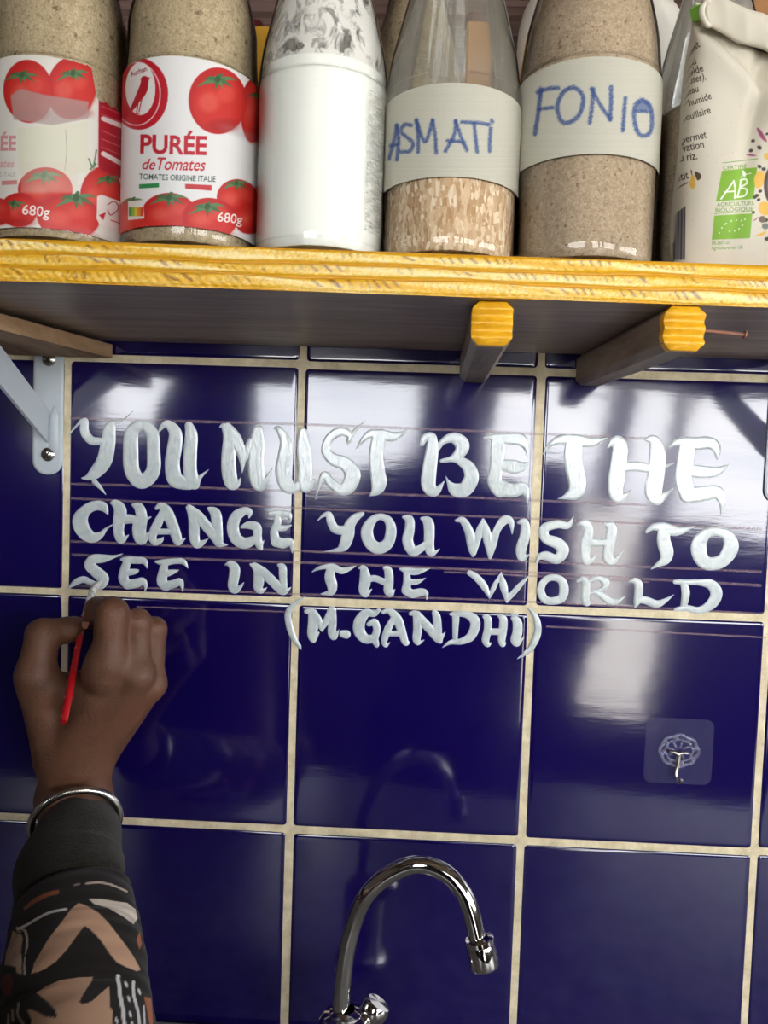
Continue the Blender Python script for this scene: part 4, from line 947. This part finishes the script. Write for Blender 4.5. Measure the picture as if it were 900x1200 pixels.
def bagpt(th, v):                              # th around the bag, v up
    xc = (bx0+bx1)/2 + .0045*v; hx = (bx1-bx0)/2*(1-.03*v*v-.05*np.exp(-v*14)); hy = .0235*(1-v**2.2)**.6*(1-.25*np.exp(-v*9)) + .0026
    cx_, cy_ = np.cos(th), np.sin(th); e = .62
    X = xc + hx*np.sign(cx_)*np.abs(cx_)**e; Y = -.1735 + hy*np.sign(cy_)*np.abs(cy_)**e
    u = (X-xc)/hx; wr = 0
    for k in range(12):
        a = nzv[k]; wr = wr + .0017*a[0]*np.sin(a[1]*5*u + a[2]*7*v + a[3]*4)*np.exp(-((v-.5-.35*a[4])/.35)**2)
    cre = -.0060*np.exp(-((v-.80+.30*(u+.55))/.05)**2)*(u < .35) + .0045*np.exp(-((v-.72+.30*(u+.55))/.07)**2) - .0055*np.exp(-((u+.62-.25*v)/.07)**2)*np.clip(v*1.6, 0, 1)
    front = cy_ < 0
    Y = Y + np.where(front, -cre, cre*.4)*np.clip((1-v)*6, 0, 1) + wr*np.where(front, 1, -1)*np.clip((1-v)*5, 0, 1)
    Zb = v*HB*(1+.0) + .004*np.sin(3*u+1)*v**6 - .022*np.clip(u, -1, 1)*v**3
    return X, np.maximum(Y, -.2005), ZT+.0006+np.maximum(Zb, 0)
th = np.concatenate([np.linspace(0, math.pi, 80, endpoint=False), np.linspace(math.pi, 2*math.pi, 2*nu-80, endpoint=False)]); v_ = np.linspace(0, 1, nv+1)
T, U = np.meshgrid(th, v_, indexing='ij'); X, Y, Zz = bagpt(T, U); V = np.stack([X, Y, Zz], -1).reshape(-1, 3)
i, j = np.meshgrid(np.arange(2*nu), np.arange(nv), indexing='ij'); i2 = (i+1) % (2*nu)
Q = np.c_[(i*(nv+1)+j).ravel(), (i2*(nv+1)+j).ravel(), (i2*(nv+1)+j+1).ravel(), (i*(nv+1)+j+1).ravel()]
x, y = project(V); cols = cv.read(x, y); plain = lin((222, 214, 196))*.78
back = V[:, 1] > -.1725; cols[back] = plain
mk('bag_body', V, Q, m_bag, bag, cols=cols)
# folded top: a rolled flap lying over the front edge
na, nb_ = 60, 28; V = []
A0, A1 = at(829, 17, .186), at(960, 74, .186)
for a in range(na+1):
    s_ = a/na; P = A0+(A1-A0)*s_
    for b in range(nb_+1):
        t = b/nb_
        if t < .5: q_ = t/.5; yy = -.0025-.0042*math.sin(q_*math.pi/2)**.5*1.0; zz = -.0085+.016*q_      # front face, bottom to top
        else: q_ = (t-.5)/.5; yy = -.0067+.0155*q_+.002*math.sin(q_*9); zz = .0075+.003*math.sin(q_*math.pi)-.012*q_
        bulge = .0007*math.sin(s_*9+t*4)+.0005*abs(math.sin(s_*19+t*2))
        end = 1-math.exp(-s_*16)*.35
        V.append((P[0]-.004*math.exp(-s_*20)*math.sin(t*3.1), P[1]+yy*end+bulge, P[2]+zz*(1-.15*math.exp(-s_*12))+.0008*math.sin(s_*17)))
V = np.array(V); Q = np.array([(a*(nb_+1)+b, (a+1)*(nb_+1)+b, (a+1)*(nb_+1)+b+1, a*(nb_+1)+b+1) for a in range(na) for b in range(nb_)])
x, y = project(V); fl = mk('folded_flap', V, Q, m_bag, bag, cols=np.where((V[:, 0] < -9)[:, None], plain, cv.read(np.maximum(x, 824), y*0+5)))
sm = fl.modifiers.new('thick', 'SOLIDIFY'); sm.thickness = .0009; sm.offset = 1
m_fold = Mat('cream_paper', tuple(plain), rough=.65); m_gp = Mat('green_printed_paper', lin((126, 186, 70))*.88, rough=.6)
q = MB(); q.tube(catmull([at(838, 27, .186), at(830, 30, .190), at(824, 22, .192), at(822.5, 12, .193), at(825, 5, .192), at(831, 2.5, .190), at(837, 6, .187)], 6), np.interp(np.linspace(0, 1, 37), [0, .2, .8, 1], [.0009, .0017, .0017, .0009]), 14, squash=.8)
q.build('rolled_end', m_fold, bag, smooth=True)
P_ = [at(x, y, d) for x, y, d in ((808.5, 11, .180), (815, 6, .184), (822, 4.5, .190), (823, 22, .190), (818, 25, .184), (811.5, 24, .180))]
q = MB(); q.add(P_ + [p+np.array((0, .0012, 0)) for p in P_], [tuple(range(5, -1, -1)), tuple(range(6, 12))] + [(k, (k+1) % 6, 6+(k+1) % 6, 6+k) for k in range(6)])
gt = q.build('green_corner', m_gp, bag, label='green printed corner of the bag')
# ================================================================== tap
m_chr = Mat('chrome', (.62, .60, .58), rough=.07, metal=1)
DT = .10
P_ = [(398, 1215), (399, 1192), (401, 1163), (406.5, 1115), (417, 1076), (430, 1049), (455, 1026), (488, 1013), (520, 1022), (541, 1044), (552, 1069), (560, 1103)]
pts = catmull([at(x, y, DT + .018*max(0, (k-4)/7)) for k, (x, y) in enumerate(P_)], 8)
base = pts[0].copy(); X0, Y0 = base[0], base[1]
tap = thing('kitchen_tap', 'chrome swan-neck kitchen tap at the bottom edge in front of the blue tiles', 'tap', (X0, Y0, ZW))
pts = np.vstack([[X0, Y0, at(398, 1178, DT)[2]-.03], pts[2:]])
rad = np.full(len(pts), .0063); 
q = MB(); q.tube(catmull(pts, 2), .0064, 28); q.build('spout', m_chr, tap, smooth=True)
d = pts[-1]-pts[-4]; d /= np.linalg.norm(d); e = at(561, 1099, DT+.018)
q = MB(); q.lathe(e-d*.0, [(.0066, -.0006), (.0098, 0), (.0106, .0008), (.0106, .0035), (.0099, .0045), (.0101, .0052), (.0106, .019), (.0100, .0205), (.0088, .0205), (.0086, .016), (.0004, .016)], 36, d)
auto(q.build('aerator', m_chr, tap), 30)
zc = at(398, 1187, DT)[2]; q = MB(); c0_ = np.array((X0+.004, Y0, 0))
q.lathe(c0_, [(.0265, ZW+.0003), (.0265, ZW+.003), (.023, ZW+.006), (.0205, ZW+.012), (.0205, zc-.012), (.0198, zc-.006), (.0165, zc-.0015), (.0122, zc), (.012, zc+.0015), (.0085, zc+.003), (.0067, zc+.0034)], 48)
auto(q.build('tap_body', m_chr, tap), 32)
hb = c0_ + np.array((.017, .006, zc-.008)); hd = np.array((.45, .1, .75)); hd = hd/np.linalg.norm(hd)
q = MB(); q.lathe(hb, [(.0095, -.004), (.0098, .004), (.0104, .0055), (.0104, .012), (.009, .0145), (.0005, .0152)], 32, hd); auto(q.build('knob', m_chr, tap), 32)

# ================================================================== clear adhesive hook
m_film2 = glass_mat('clear_plastic_film', (.90, .90, .94), .72)
m_pad = Mat('clear_plastic_pad', lin((160, 160, 190)), rough=.22, spec=.5)
tr = m_pad.node('ShaderNodeBsdfTransparent'); mxs = m_pad.node('ShaderNodeMixShader'); mxs.inputs[0].default_value = .085
m_pad.link(tr.outputs[0], mxs.inputs[1]); m_pad.link(m_pad.b.outputs[0], mxs.inputs[2]); m_pad.link(mxs.outputs[0], m_pad.out.inputs['Surface'])
hc = at(795, 880); hk = thing('adhesive_hook', 'clear plastic stick-on square with a small metal hook on the right tile', 'hook', tuple(hc))
def rrect(w, h, r, n=6):
    out = []
    for cx, cz, a0 in ((w-r, h-r, 0), (-w+r, h-r, 90), (-w+r, -h+r, 180), (w-r, -h+r, 270)):
        for k in range(n+1): a = math.radians(a0+90*k/n); out.append((cx+r*math.cos(a), cz+r*math.sin(a)))
    return out
rot = math.radians(-.3); w = 39.5*pxm(0); h_ = 39*pxm(0)
def padring(f, y, dr=0): return [(hc[0]+(a*math.cos(rot)-b*math.sin(rot)), y, hc[2]+(a*math.sin(rot)+b*math.cos(rot))) for a, b in rrect(w*f-dr, h_*f-dr, .0065)]
V = padring(1, -.0004) + padring(1, -.0010) + padring(1, -.0013, .0004); n = len(V)//3
Fc = [(r*n+k, r*n+(k+1) % n, (r+1)*n+(k+1) % n, (r+1)*n+k) for r in range(2) for k in range(n)] + [tuple(range(2*n, 3*n))]
mk('pad', V, Fc, m_pad, hk, smooth=False)
m_emb = Mat('clear_plastic_rosette', lin((170, 170, 200)), rough=.08, spec=.9)
tr = m_emb.node('ShaderNodeBsdfTransparent'); mxs = m_emb.node('ShaderNodeMixShader'); mxs.inputs[0].default_value = .3
m_emb.link(tr.outputs[0], mxs.inputs[1]); m_emb.link(m_emb.b.outputs[0], mxs.inputs[2]); m_emb.link(mxs.outputs[0], m_emb.out.inputs['Surface'])
q = MB(); rc = at(795, 879); k_ = pxm(0); lob = []
for a in np.linspace(0, 2*math.pi, 97)[:-1]: lob.append((1+.10*abs(math.cos(4*a))-.04, a))
q.tube([(rc[0]+21.5*k_*r*math.cos(a), -.0018, rc[2]+18*k_*r*math.sin(a)) for r, a in lob+lob[:1]], .0013, 8, cap=False)
q.tube([(rc[0]+15.5*k_*r*math.cos(a), -.0018, rc[2]+13*k_*r*math.sin(a)) for r, a in lob+lob[:1]], .0009, 8, cap=False)
for k in range(8):
    a = 2*math.pi*k/8+.2; px_, pz_ = rc[0]+18.5*k_*math.cos(a), rc[2]+15.5*k_*math.sin(a)
    q.lathe((px_, -.0012, pz_), [(.0026, 0), (.0024, .0008), (.0014, .0016), (.0003, .0018)], 12, (0, -1, 0))
for k in range(8):
    a = 2*math.pi*k/8+.55; q.tube([(rc[0]+5*k_*math.cos(a), -.0016, rc[2]+4*k_*math.sin(a)), (rc[0]+14*k_*math.cos(a), -.0018, rc[2]+12*k_*math.sin(a))], .0008, 6)
q.build('rosette', m_emb, hk, smooth=True)
m_hook = Mat('brushed_metal_hook', (.72, .66, .54), rough=.18, metal=1)
q = MB(); hd_ = lambda x, y, d=.0042: at(x, y, d)
q.tube(catmull([hd_(784, 881, .0024), hd_(789, 881.5, .0038), hd_(794.2, 883.5), hd_(795, 888), hd_(793.5, 898, .0045), hd_(791.8, 909, .006), hd_(792.3, 914, .009), hd_(795, 917.5, .0125), hd_(798, 915.5, .0150), hd_(799, 913.5, .0155)], 6), .00135, 12)
q.tube(catmull([hd_(806, 883, .0024), hd_(800, 882.5, .0038), hd_(796.5, 884), hd_(796, 888), hd_(794.5, 898, .0045), hd_(793, 908, .0055)], 6), .0012, 12)
q.build('metal_hook', m_hook, hk, smooth=True)

# ================================================================== the painter: arm, hand, sleeve
m_skin = Mat('dark_brown_skin', lin((104, 68, 48)), rough=.5, spec=.4, sss=.06)
c = m_skin.coord(); g = m_skin.noise(c, 45, 5, .6); g2 = m_skin.noise(c, 11, 3, .5)
m_skin.base(m_skin.mix(m_skin.ramp(g2, [(.4, 0.), (.75, .40)]), m_skin.ramp(g, [(.3, lin((92, 58, 41))), (.7, lin((114, 75, 55)))]), lin((104, 82, 68))))
hb_ = m_skin.noise(m_skin.coord((1, 1, 1.4)), 420, 4, .65); m_skin.bump(hb_, .3, .002)
def J3(x, y, d): return at(x, y, d)
def C3(a, b, ra, rb):                          # tapered limb between two photo points with px radii
    A, B = J3(*a), J3(*b); return (A, B, ra*pxm(a[2]), rb*pxm(b[2]))
elb = at(62, 1360, .280)
palm = ([C3((66,938,.058), (76,880,.060), 23, 27), C3((106,938,.056), (104,885,.056), 24, 27),
         C3((74,890,.062), (124,800,.074), 27, 22), C3((90,888,.062), (154,804,.072), 27, 19), C3((104,885,.056), (172,810,.060), 26, 16), C3((112,884,.048), (176,810,.046), 24, 13),
         C3((66,885,.060), (42,792,.070), 26, 23), C3((70,865,.058), (100,806,.060), 24, 20), C3((46,808,.066), (112,812,.066), 20, 24)], .008, .006)
wrist = ([(J3(66,938,.058), J3(70,1010,.102), 23*pxm(.058), 18*pxm(.106)), (J3(107,938,.056), J3(100,1010,.102), 24*pxm(.056), 18*pxm(.106)),
          (J3(82,1010,.104), J3(85,1052,.131), .024, .024), (J3(85,1052,.131), J3(88,1128,.172), .024, .027), (J3(88,1128,.172), J3(87,1199,.205), .027, .031), (J3(87,1199,.205), elb, .031, .036)], .012, .008)
index = ([C3((121,789,.080), (129,757,.083), 25, 19), C3((129,757,.083), (131,719,.083), 19, 20.5), C3((131,719,.082), (114,713,.066), 18, 13.5), C3((114,713,.066), (105,729,.054), 13, 9)], .003, .0036)
knuck = ([C3((124,778,.083), (130,777,.083), 18, 18)], .004, .012)
knuck2 = ([C3((161,793,.076), (164,792,.076), 15.5, 15.5), C3((179,803,.058), (181,802,.058), 12.5, 12.5)], .004, .010)
middle = ([C3((160,793,.074), (161,729,.068), 17, 15.5), C3((161,729,.070), (152,738,.036), 15.5, 14), C3((152,738,.036), (130,748,.024), 14, 11)], .004, .0014)
ring = ([C3((177,804,.060), (180,738,.058), 14.5, 15), C3((180,738,.058), (172,752,.028), 14.5, 13), C3((172,752,.028), (150,765,.018), 13, 10)], .004, .0012)
little = ([C3((178,808,.046), (178,768,.034), 13, 13), C3((178,768,.034), (166,778,.014), 12, 11)], .004, .002)
thumb = ([C3((42,792,.070), (50,744,.064), 23, 19.5), C3((50,744,.064), (80,738,.052), 19, 15), C3((80,738,.052), (88,734,.047), 15, 12)], .0035, .006)
painter = thing('person', 'painter with dark skin in a patterned sleeve, right hand painting the quote', 'person', (-.05, -.62, 0))
Vh, Qh = sdf_mesh([palm, wrist, thumb, middle, ring, little, knuck2, index, knuck], .00125)
# rest of the painter (outside the picture, seen only as a reflection in the tiles)
hx, hy, hz = -.078, -.74, Z0+.15
sh = np.array((.02, -.58, hz-.29)); sh2 = np.array((-.16, -.86, hz-.29))
body = [(elb, sh, .040, .050), (sh, sh2, .06, .06), ((hx, hy, hz-.32), (hx, hy-.02, Z0-.60), .13, .125), ((hx, hy, hz-.14), (hx, hy-.01, hz-.27), .052, .06),
        (sh2, (-.22, -.90, Z0-.45), .05, .042), ((-.22, -.90, Z0-.45), (-.19, -.80, Z0-.66), .04, .030), ((-.19, -.80, Z0-.66), (-.185, -.775, Z0-.74), .032, .028),
        ((hx+.08, hy-.02, Z0-.62), (hx+.09, hy-.02, .48), .088, .062), ((hx+.09, hy-.02, .48), (hx+.09, hy-.03, .08), .058, .042), ((hx+.09, hy-.03, .045), (hx+.10, hy+.13, .035), .045, .035),
        ((hx-.08, hy-.02, Z0-.62), (hx-.09, hy-.02, .48), .088, .062), ((hx-.09, hy-.02, .48), (hx-.09, hy-.03, .08), .058, .042), ((hx-.09, hy-.03, .045), (hx-.10, hy+.13, .035), .045, .035)]
headp = [((hx, hy-.012, hz+.035), (hx, hy-.01, hz+.015), .092, .088), ((hx, hy+.02, hz-.03), (hx, hy+.035, hz-.075), .066, .045), ((hx, hy+.085, hz+.005), (hx, hy+.10, hz-.022), .010, .015),
         ((hx-.081, hy, hz), (hx-.083, hy, hz-.03), .018, .014), ((hx+.081, hy, hz), (hx+.083, hy, hz-.03), .018, .014)]
Vb, Qb = sdf_mesh([(body, .03, .02), (headp, .012, .02)], .011)
mk('body', np.vstack([Vh, Vb]), np.vstack([Qh, Qb+len(Vh)]), m_skin, painter, smooth=True)
def garment(prims, grow, h, name, mat, parent, k=.03, label=None):
    V, Q = sdf_mesh([([(a, b, ra+grow, rb+grow) for a, b, ra, rb in prims], k, .02)], h); return mk(name, V, Q, mat, parent, smooth=True, label=label)
m_cloth = Mat('dark_jacket_cloth', lin((42, 38, 36)), rough=.9, spec=.1); m_trous = Mat('dark_trousers', lin((38, 40, 48)), rough=.9, spec=.1); m_hair = Mat('black_hair', lin((24, 20, 18)), rough=.8)
garment(body[1:3]+[(np.array(elb)*.12+sh*.88, sh, .05, .052)]+body[4:6], .014, .012, 'jacket', m_cloth, painter)
garment(body[7:9]+body[10:12], .014, .014, 'trousers', m_trous, painter)
garment([((hx, hy-.028, hz+.052), (hx, hy-.03, hz+.03), .088, .085)], .012, .008, 'hair', m_hair, painter)
garment([((hx, hy-.035, hz-.06), (hx-.01, hy-.03, hz-.20), .082, .105)], .01, .01, 'hood', m_cloth, painter)
# fingernail of the index finger
m_nail2 = Mat('pink_fingernail', lin((168, 112, 98)), rough=.35)
nc = J3(101, 731, .0625); na_ = J3(98, 733, .034)-J3(108, 727, .041); na_ /= np.linalg.norm(na_); nn = np.array((-.45, -.85, .2)); nn -= na_*(nn @ na_); nn /= np.linalg.norm(nn); nb2 = np.cross(na_, nn)
V = []; Fc = []
for r in range(9):
    for k in range(20):
        a = 2*math.pi*k/20; f = r/8; u = f*.0052*math.cos(a); v = f*.0040*math.sin(a); V.append(nc+na_*u+nb2*v+nn*(.0010-.35*(v/.004)**2*.0012-.0003*(u/.005)**2))
for r in range(8):
    for k in range(20): Fc.append((r*20+k, r*20+(k+1) % 20, (r+1)*20+(k+1) % 20, (r+1)*20+k))
mk('fingernail', V, Fc, m_nail2, painter, smooth=True, label='pinkish index fingernail')
# ---- cuff and sleeve as lofts along the forearm
def loft(rows, nseg, sub, squash=.82, wr=0, thick=True):
    R_ = catmull(np.array(rows, float), sub); V = []
    rowsP = []
    for y, l, r, d in R_:
        cx = (l+r)/2; hw = (r-l)/2*pxm(d); rowsP.append((at(cx, y, d), hw))
    C_ = np.array([p for p, _ in rowsP]); n = len(C_)
    for k, (p, hw) in enumerate(rowsP):
        t = C_[min(k+1, n-1)]-C_[max(k-1, 0)]; t /= np.linalg.norm(t); u = RR-t*(RR @ t); u /= np.linalg.norm(u); w = np.cross(t, u)
        for a in np.linspace(0, 2*math.pi, nseg, endpoint=False):
            f = 1+wr*(.5*math.sin(3*a+k*.11)+.35*math.sin(5*a-k*.19)+.3*math.sin(k*.33+2*a))
            V.append(p+hw*f*(math.cos(a)*u+squash*math.sin(a)*w))
    Q = np.array([(k*nseg+a, k*nseg+(a+1) % nseg, (k+1)*nseg+(a+1) % nseg, (k+1)*nseg+a) for k in range(n-1) for a in range(nseg)]); return np.array(V), Q, C_, n
m_knit = Mat('dark_ribbed_knit', lin((44, 40, 34)), rough=.95, spec=.05, sheen=.2)
kc = m_knit.coord(); m_knit.base(m_knit.ramp(m_knit.noise(kc, 300, 3), [(.3, lin((25, 23, 18))), (.7, lin((42, 38, 31)))])); m_knit.bump(m_knit.noise(m_knit.coord((900, 900, 120)), 1, 3, .6), .6, .002)
V, Q, C_, n = loft([(974,51,138,.066),(968,47,140,.068),(971,44,141,.073),(985,36,143,.086),(1013,19,145,.106),(1035,19,147,.122),(1052,24,149,.132),(1062,30,150,.138)], 120, 12, .8, .006)
rib = .00035*np.cos(np.arange(120)/120*2*math.pi*44)
cuff = mk('cuff', V, Q, m_knit, painter, label='dark knitted cuff')
m_slv = vcol('printed_sleeve_cloth', .85, .1, 900, .3, sheen=.15)
V, Q, C_, n = loft([(1040,24,146,.128),(1046,20,149,.128),(1056,17,153,.132),(1079,13,160,.146),(1106,8,166,.160),(1128,4,170,.172),(1160,0,175,.188),(1199,-6,180,.205),(1260,-20,186,.235),(1360,-60,185,.28),(1460,-110,170,.31)], 320, 34, .84, .016)
cv = Canvas(-60, 1020, 220, 1260, 3, (40, 35, 33))
ox, oy, sc = 0, 920, 900/220
def z8(*p): return [(x/sc, 920+y/sc) for x, y in p]
TAN = (218, 174, 143); LT = (232, 218, 202); WHT = (236, 234, 232); RST = (186, 108, 70)
cv.poly(z8((375,565),(410,575),(470,610),(520,660),(590,750),(640,820),(675,885),(655,893),(600,870),(560,850),(520,800),(480,740),(430,690),(405,675),(370,720),(320,790),(270,845),(210,885),(150,905),(165,850),(230,740),(300,650),(340,595)), TAN)
cv.poly(z8((425,545),(480,545),(560,558),(610,565),(650,595),(660,640),(640,668),(590,630),(520,590),(450,570)), LT)
cv.stroke(z8((415,472),(480,468),(540,480),(608,510)), 2.4, (222, 200, 186)); cv.stroke(z8((355,480),(380,475)), 2, (150, 140, 130))
cv.poly(z8((110,590),(160,545),(220,515),(280,500),(285,520),(230,535),(170,565),(120,600)), RST)
cv.stroke(z8((315,595),(240,610),(180,640),(130,670),(85,690)), 3.2, WHT); cv.stroke(z8((80,685),(120,700),(130,760),(115,830),(120,905)), 2.6, WHT)
cv.poly(z8((60,700),(100,700),(110,740),(100,800),(110,860),(105,910),(80,900),(75,870),(20,862),(30,800),(50,740)), (222, 196, 168)); cv.stroke(z8((75,705),(115,725),(120,780),(105,880)), 1.6, (30, 28, 26))
cv.poly(z8((5,910),(50,905),(66,940),(50,1010),(10,1000)), (110, 50, 38))
cv.poly(z8((175,995),(220,965),(290,935),(380,922),(445,920),(440,940),(400,1000),(380,1040),(400,1052),(440,1035),(490,990),(525,965),(525,1060),(540,1080),(540,1300),(120,1300),(150,1120),(130,1080),(150,1075),(220,1110),(275,1115),(265,1080),(230,1040)), TAN)
for k, pp in enumerate((((565,915),(570,960),(580,1030),(590,1080),(600,1200)), ((640,945),(640,1000),(655,1060),(665,1110),(670,1200)), ((690,1060),(692,1110),(696,1200)))): cv.stroke(z8(*pp), (4.6, 3.6, 2.2)[k], WHT)
for x, y in ((605, 955), (618, 1025), (625, 1100), (668, 990), (635, 1150), (560, 1130)): cv.ell(x/sc, 920+y/sc, 1.6, 4.2, WHT, 1, -20)
cv.poly(z8((690,1015),(725,1020),(735,1140),(720,1160),(705,1080)), RST); cv.poly(z8((655,740),(670,700),(680,760),(668,790)), RST)
for pp in (((90,1045),(85,1100),(110,1145)), ((60,1080),(62,1130)), ((40,1100),(38,1150))): cv.stroke(z8(*pp), 3, (176, 170, 160))
cv.poly(z8((30,1160),(120,1150),(140,1220),(20,1230)), LT)
x, y = project(V); yy = y.copy()
# the print repeats further up the arm
yy = np.where(yy > 1225, 1060 + np.mod(yy-1060, 150), yy)
mk('sleeve', V, Q, m_slv, painter, cols=cv.read(np.clip(x, -55, 215), yy), label='brown, black and white patterned sleeve')
# ================================================================== bangle
m_silver = Mat('dull_silver', (.66, .63, .6), rough=.22, metal=1); m_silver.bump(m_silver.noise(m_silver.coord(), 300, 3), .12, .001)
bc = J3(89, 963, .077); br = 50.5*pxm(.077); axn = J3(88, 930, .045)-J3(88, 1005, .115); axn /= np.linalg.norm(axn)
u = RR-axn*(RR @ axn); u /= np.linalg.norm(u); w = np.cross(axn, u); tilt = math.radians(0)
bg_t = thing('bangle', 'plain silver bangle around the painter\'s wrist above the dark cuff', 'bangle', tuple(bc))
q = MB(); gap = .35
A = np.linspace(0, 2*math.pi, 97)
q.tube([bc+br*(math.cos(a)*u+.86*math.sin(a)*w) for a in A], .0030, 14, cap=False); q.build('ring', m_silver, bg_t, smooth=True)
# ================================================================== paintbrush
m_red = Mat('red_lacquered_handle', lin((186, 28, 34)), rough=.25, spec=.5); g = m_red.noise(m_red.coord((1, 1, 1)), 150, 4, .6)
m_red.base(m_red.mix(m_red.ramp(g, [(.62, 0.), (.68, .55)]), lin((182, 24, 32)), lin((214, 160, 150))))
m_fer = Mat('paint_smeared_ferrule', lin((186, 182, 176)), rough=.4, metal=.5); g = m_fer.noise(m_fer.coord(), 240, 3); m_fer.base(m_fer.ramp(g, [(.4, lin((96, 90, 86))), (.55, lin((204, 202, 198)))]))
m_bri = Mat('bristles_wet_with_paint', lin((206, 206, 202)), rough=.4); g = m_bri.noise(m_bri.coord((300, 300, 30)), 1.5, 3); m_bri.base(m_bri.ramp(g, [(.35, lin((150, 146, 140))), (.6, lin((216, 216, 212)))]))
BP = [(119, 681, .0016), (109, 692, .010), (103.5, 705, .020), (98.5, 722, .034), (92, 748, .056), (84, 790, .091), (74.5, 846, .120)]
B3 = [at(*p) for p in BP]; brush = thing('paintbrush', 'thin red-handled paintbrush held in the painter\'s fingers, tip on the letter S', 'paintbrush', tuple(B3[3]))
dv = B3[6]-B3[3]; dv /= np.linalg.norm(dv); B3[4] = B3[3]+dv*np.linalg.norm(B3[4]-B3[3]); B3[5] = B3[3]+dv*np.linalg.norm(B3[5]-B3[3])
q = MB(); q.tube([B3[3], B3[3]+dv*.006, B3[4], B3[5], B3[6]-dv*.001, B3[6], ], [.0021, .0023, .0025, .0028, .0028, .0022], 18); auto(q.build('handle', m_red, brush), 50)
q = MB(); q.tube([B3[2], B3[3]+dv*.001], [.0023, .0022], 18); q.build('ferrule', m_fer, brush, smooth=True, label='ferrule smeared with white paint')
q = MB(); q.tube(catmull([B3[2]+(B3[3]-B3[2])*.05, B3[1], (np.array(B3[0])+B3[1])/2+np.array((0, -.0005, .0005)), B3[0]], 6), np.interp(np.linspace(0, 1, 19), [0, .35, .7, 1], [.0023, .0034, .0028, .0004]), 16, squash=.8); q.build('bristles', m_bri, brush, smooth=True, label='bristles wet with white paint')
# ================================================================== photographer (outside the picture, reflected in the tiles)
ph = thing('person', 'person in dark clothes behind the viewpoint holding up a phone, reflected in the middle tile', 'person', (.39, -1.18, 0))
px_, py_, pz_ = .385, -1.17, Z0+.125
prim = [((px_, py_, pz_-.30), (px_, py_-.01, Z0-.60), .14, .125), ((px_-.17, py_, pz_-.27), (px_+.17, py_, pz_-.27), .06, .06), ((px_, py_, pz_-.13), (px_, py_, pz_-.26), .052, .062)]
arms = []
for s_ in (-1, 1):
    S_ = np.array((px_+s_*.185, py_, pz_-.28)); E_ = np.array((px_+s_*.22, py_+.12, pz_-.52)); H_ = np.array((px_-.06+s_*.075, py_+.40, CAM[2]-.10))
    arms += [(S_, E_, .052, .042), (E_, H_, .040, .028)]
    prim += arms[-2:]+[(H_, H_+np.array((-s_*.02, .03, .05)), .030, .022)]
    for k in range(4): f0 = H_+np.array((-s_*.01, .035, .025+.017*k)); prim.append((f0, f0+np.array((-s_*.05, .018, .01)), .009, .008))
    prim.append((H_+np.array((-s_*.01, .01, .03)), H_+np.array((-s_*.045, .0, .05)), .011, .009))
legs = []
for s_ in (-1, 1): legs += [((px_+s_*.085, py_-.01, Z0-.62), (px_+s_*.10, py_-.01, .47), .092, .062), ((px_+s_*.10, py_-.01, .47), (px_+s_*.10, py_-.02, .08), .058, .042)]
feet = [((px_+s_*.10, py_-.02, .045), (px_+s_*.115, py_+.14, .036), .045, .036) for s_ in (-1, 1)]
hd2 = [((px_, py_-.012, pz_+.035), (px_, py_-.01, pz_+.015), .093, .088), ((px_, py_+.02, pz_-.03), (px_, py_+.035, pz_-.075), .066, .045), ((px_, py_+.085, pz_+.005), (px_, py_+.10, pz_-.022), .010, .015),
       ((px_-.082, py_, pz_), (px_-.084, py_, pz_-.03), .018, .014), ((px_+.082, py_, pz_), (px_+.084, py_, pz_-.03), .018, .014)]
V, Q = sdf_mesh([(prim+legs+feet, .022, .02), (hd2, .012, .02)], .009); mk('body', V, Q, m_skin, ph)
garment(prim[:2]+arms, .014, .012, 'shirt', m_trous, ph); garment(legs, .014, .014, 'trousers', m_cloth, ph); garment([((px_, py_-.03, pz_+.055), (px_, py_-.03, pz_+.02), .090, .088), ((px_, py_-.045, pz_+.02), (px_, py_-.06, pz_-.20), .085, .105)], .012, .008, 'hair', m_hair, ph)
pp_ = CAM - WW*.012
m_ph = Mat('black_phone', (.01, .01, .012), rough=.15); t = thing('phone', 'black phone held up by the person behind the viewpoint', 'phone', tuple(pp_))
q = MB(); axs = np.array([RR, WW, UU]); q.hull_box(pp_ - UU*.055, axs, (.036, .004, .074), .003); q.build('phone_body', m_ph, t)
# ---- eyes and lips give both off-picture faces their features
m_eye = Mat('eye_white', (.8, .78, .74), rough=.2)
for own, (ax_, ay_, az_) in ((painter, (hx, hy, hz)), (ph, (px_, py_, pz_))):
    for s_ in (-1, 1):
        q = MB(); q.lathe((ax_+s_*.032, ay_+.070, az_+.012), [(.0005, -.012), (.009, -.008), (.012, 0), (.009, .008), (.004, .0115), (.0005, .012)], 20, (0, 1, 0)); q.build('eye', m_eye, own, smooth=True)
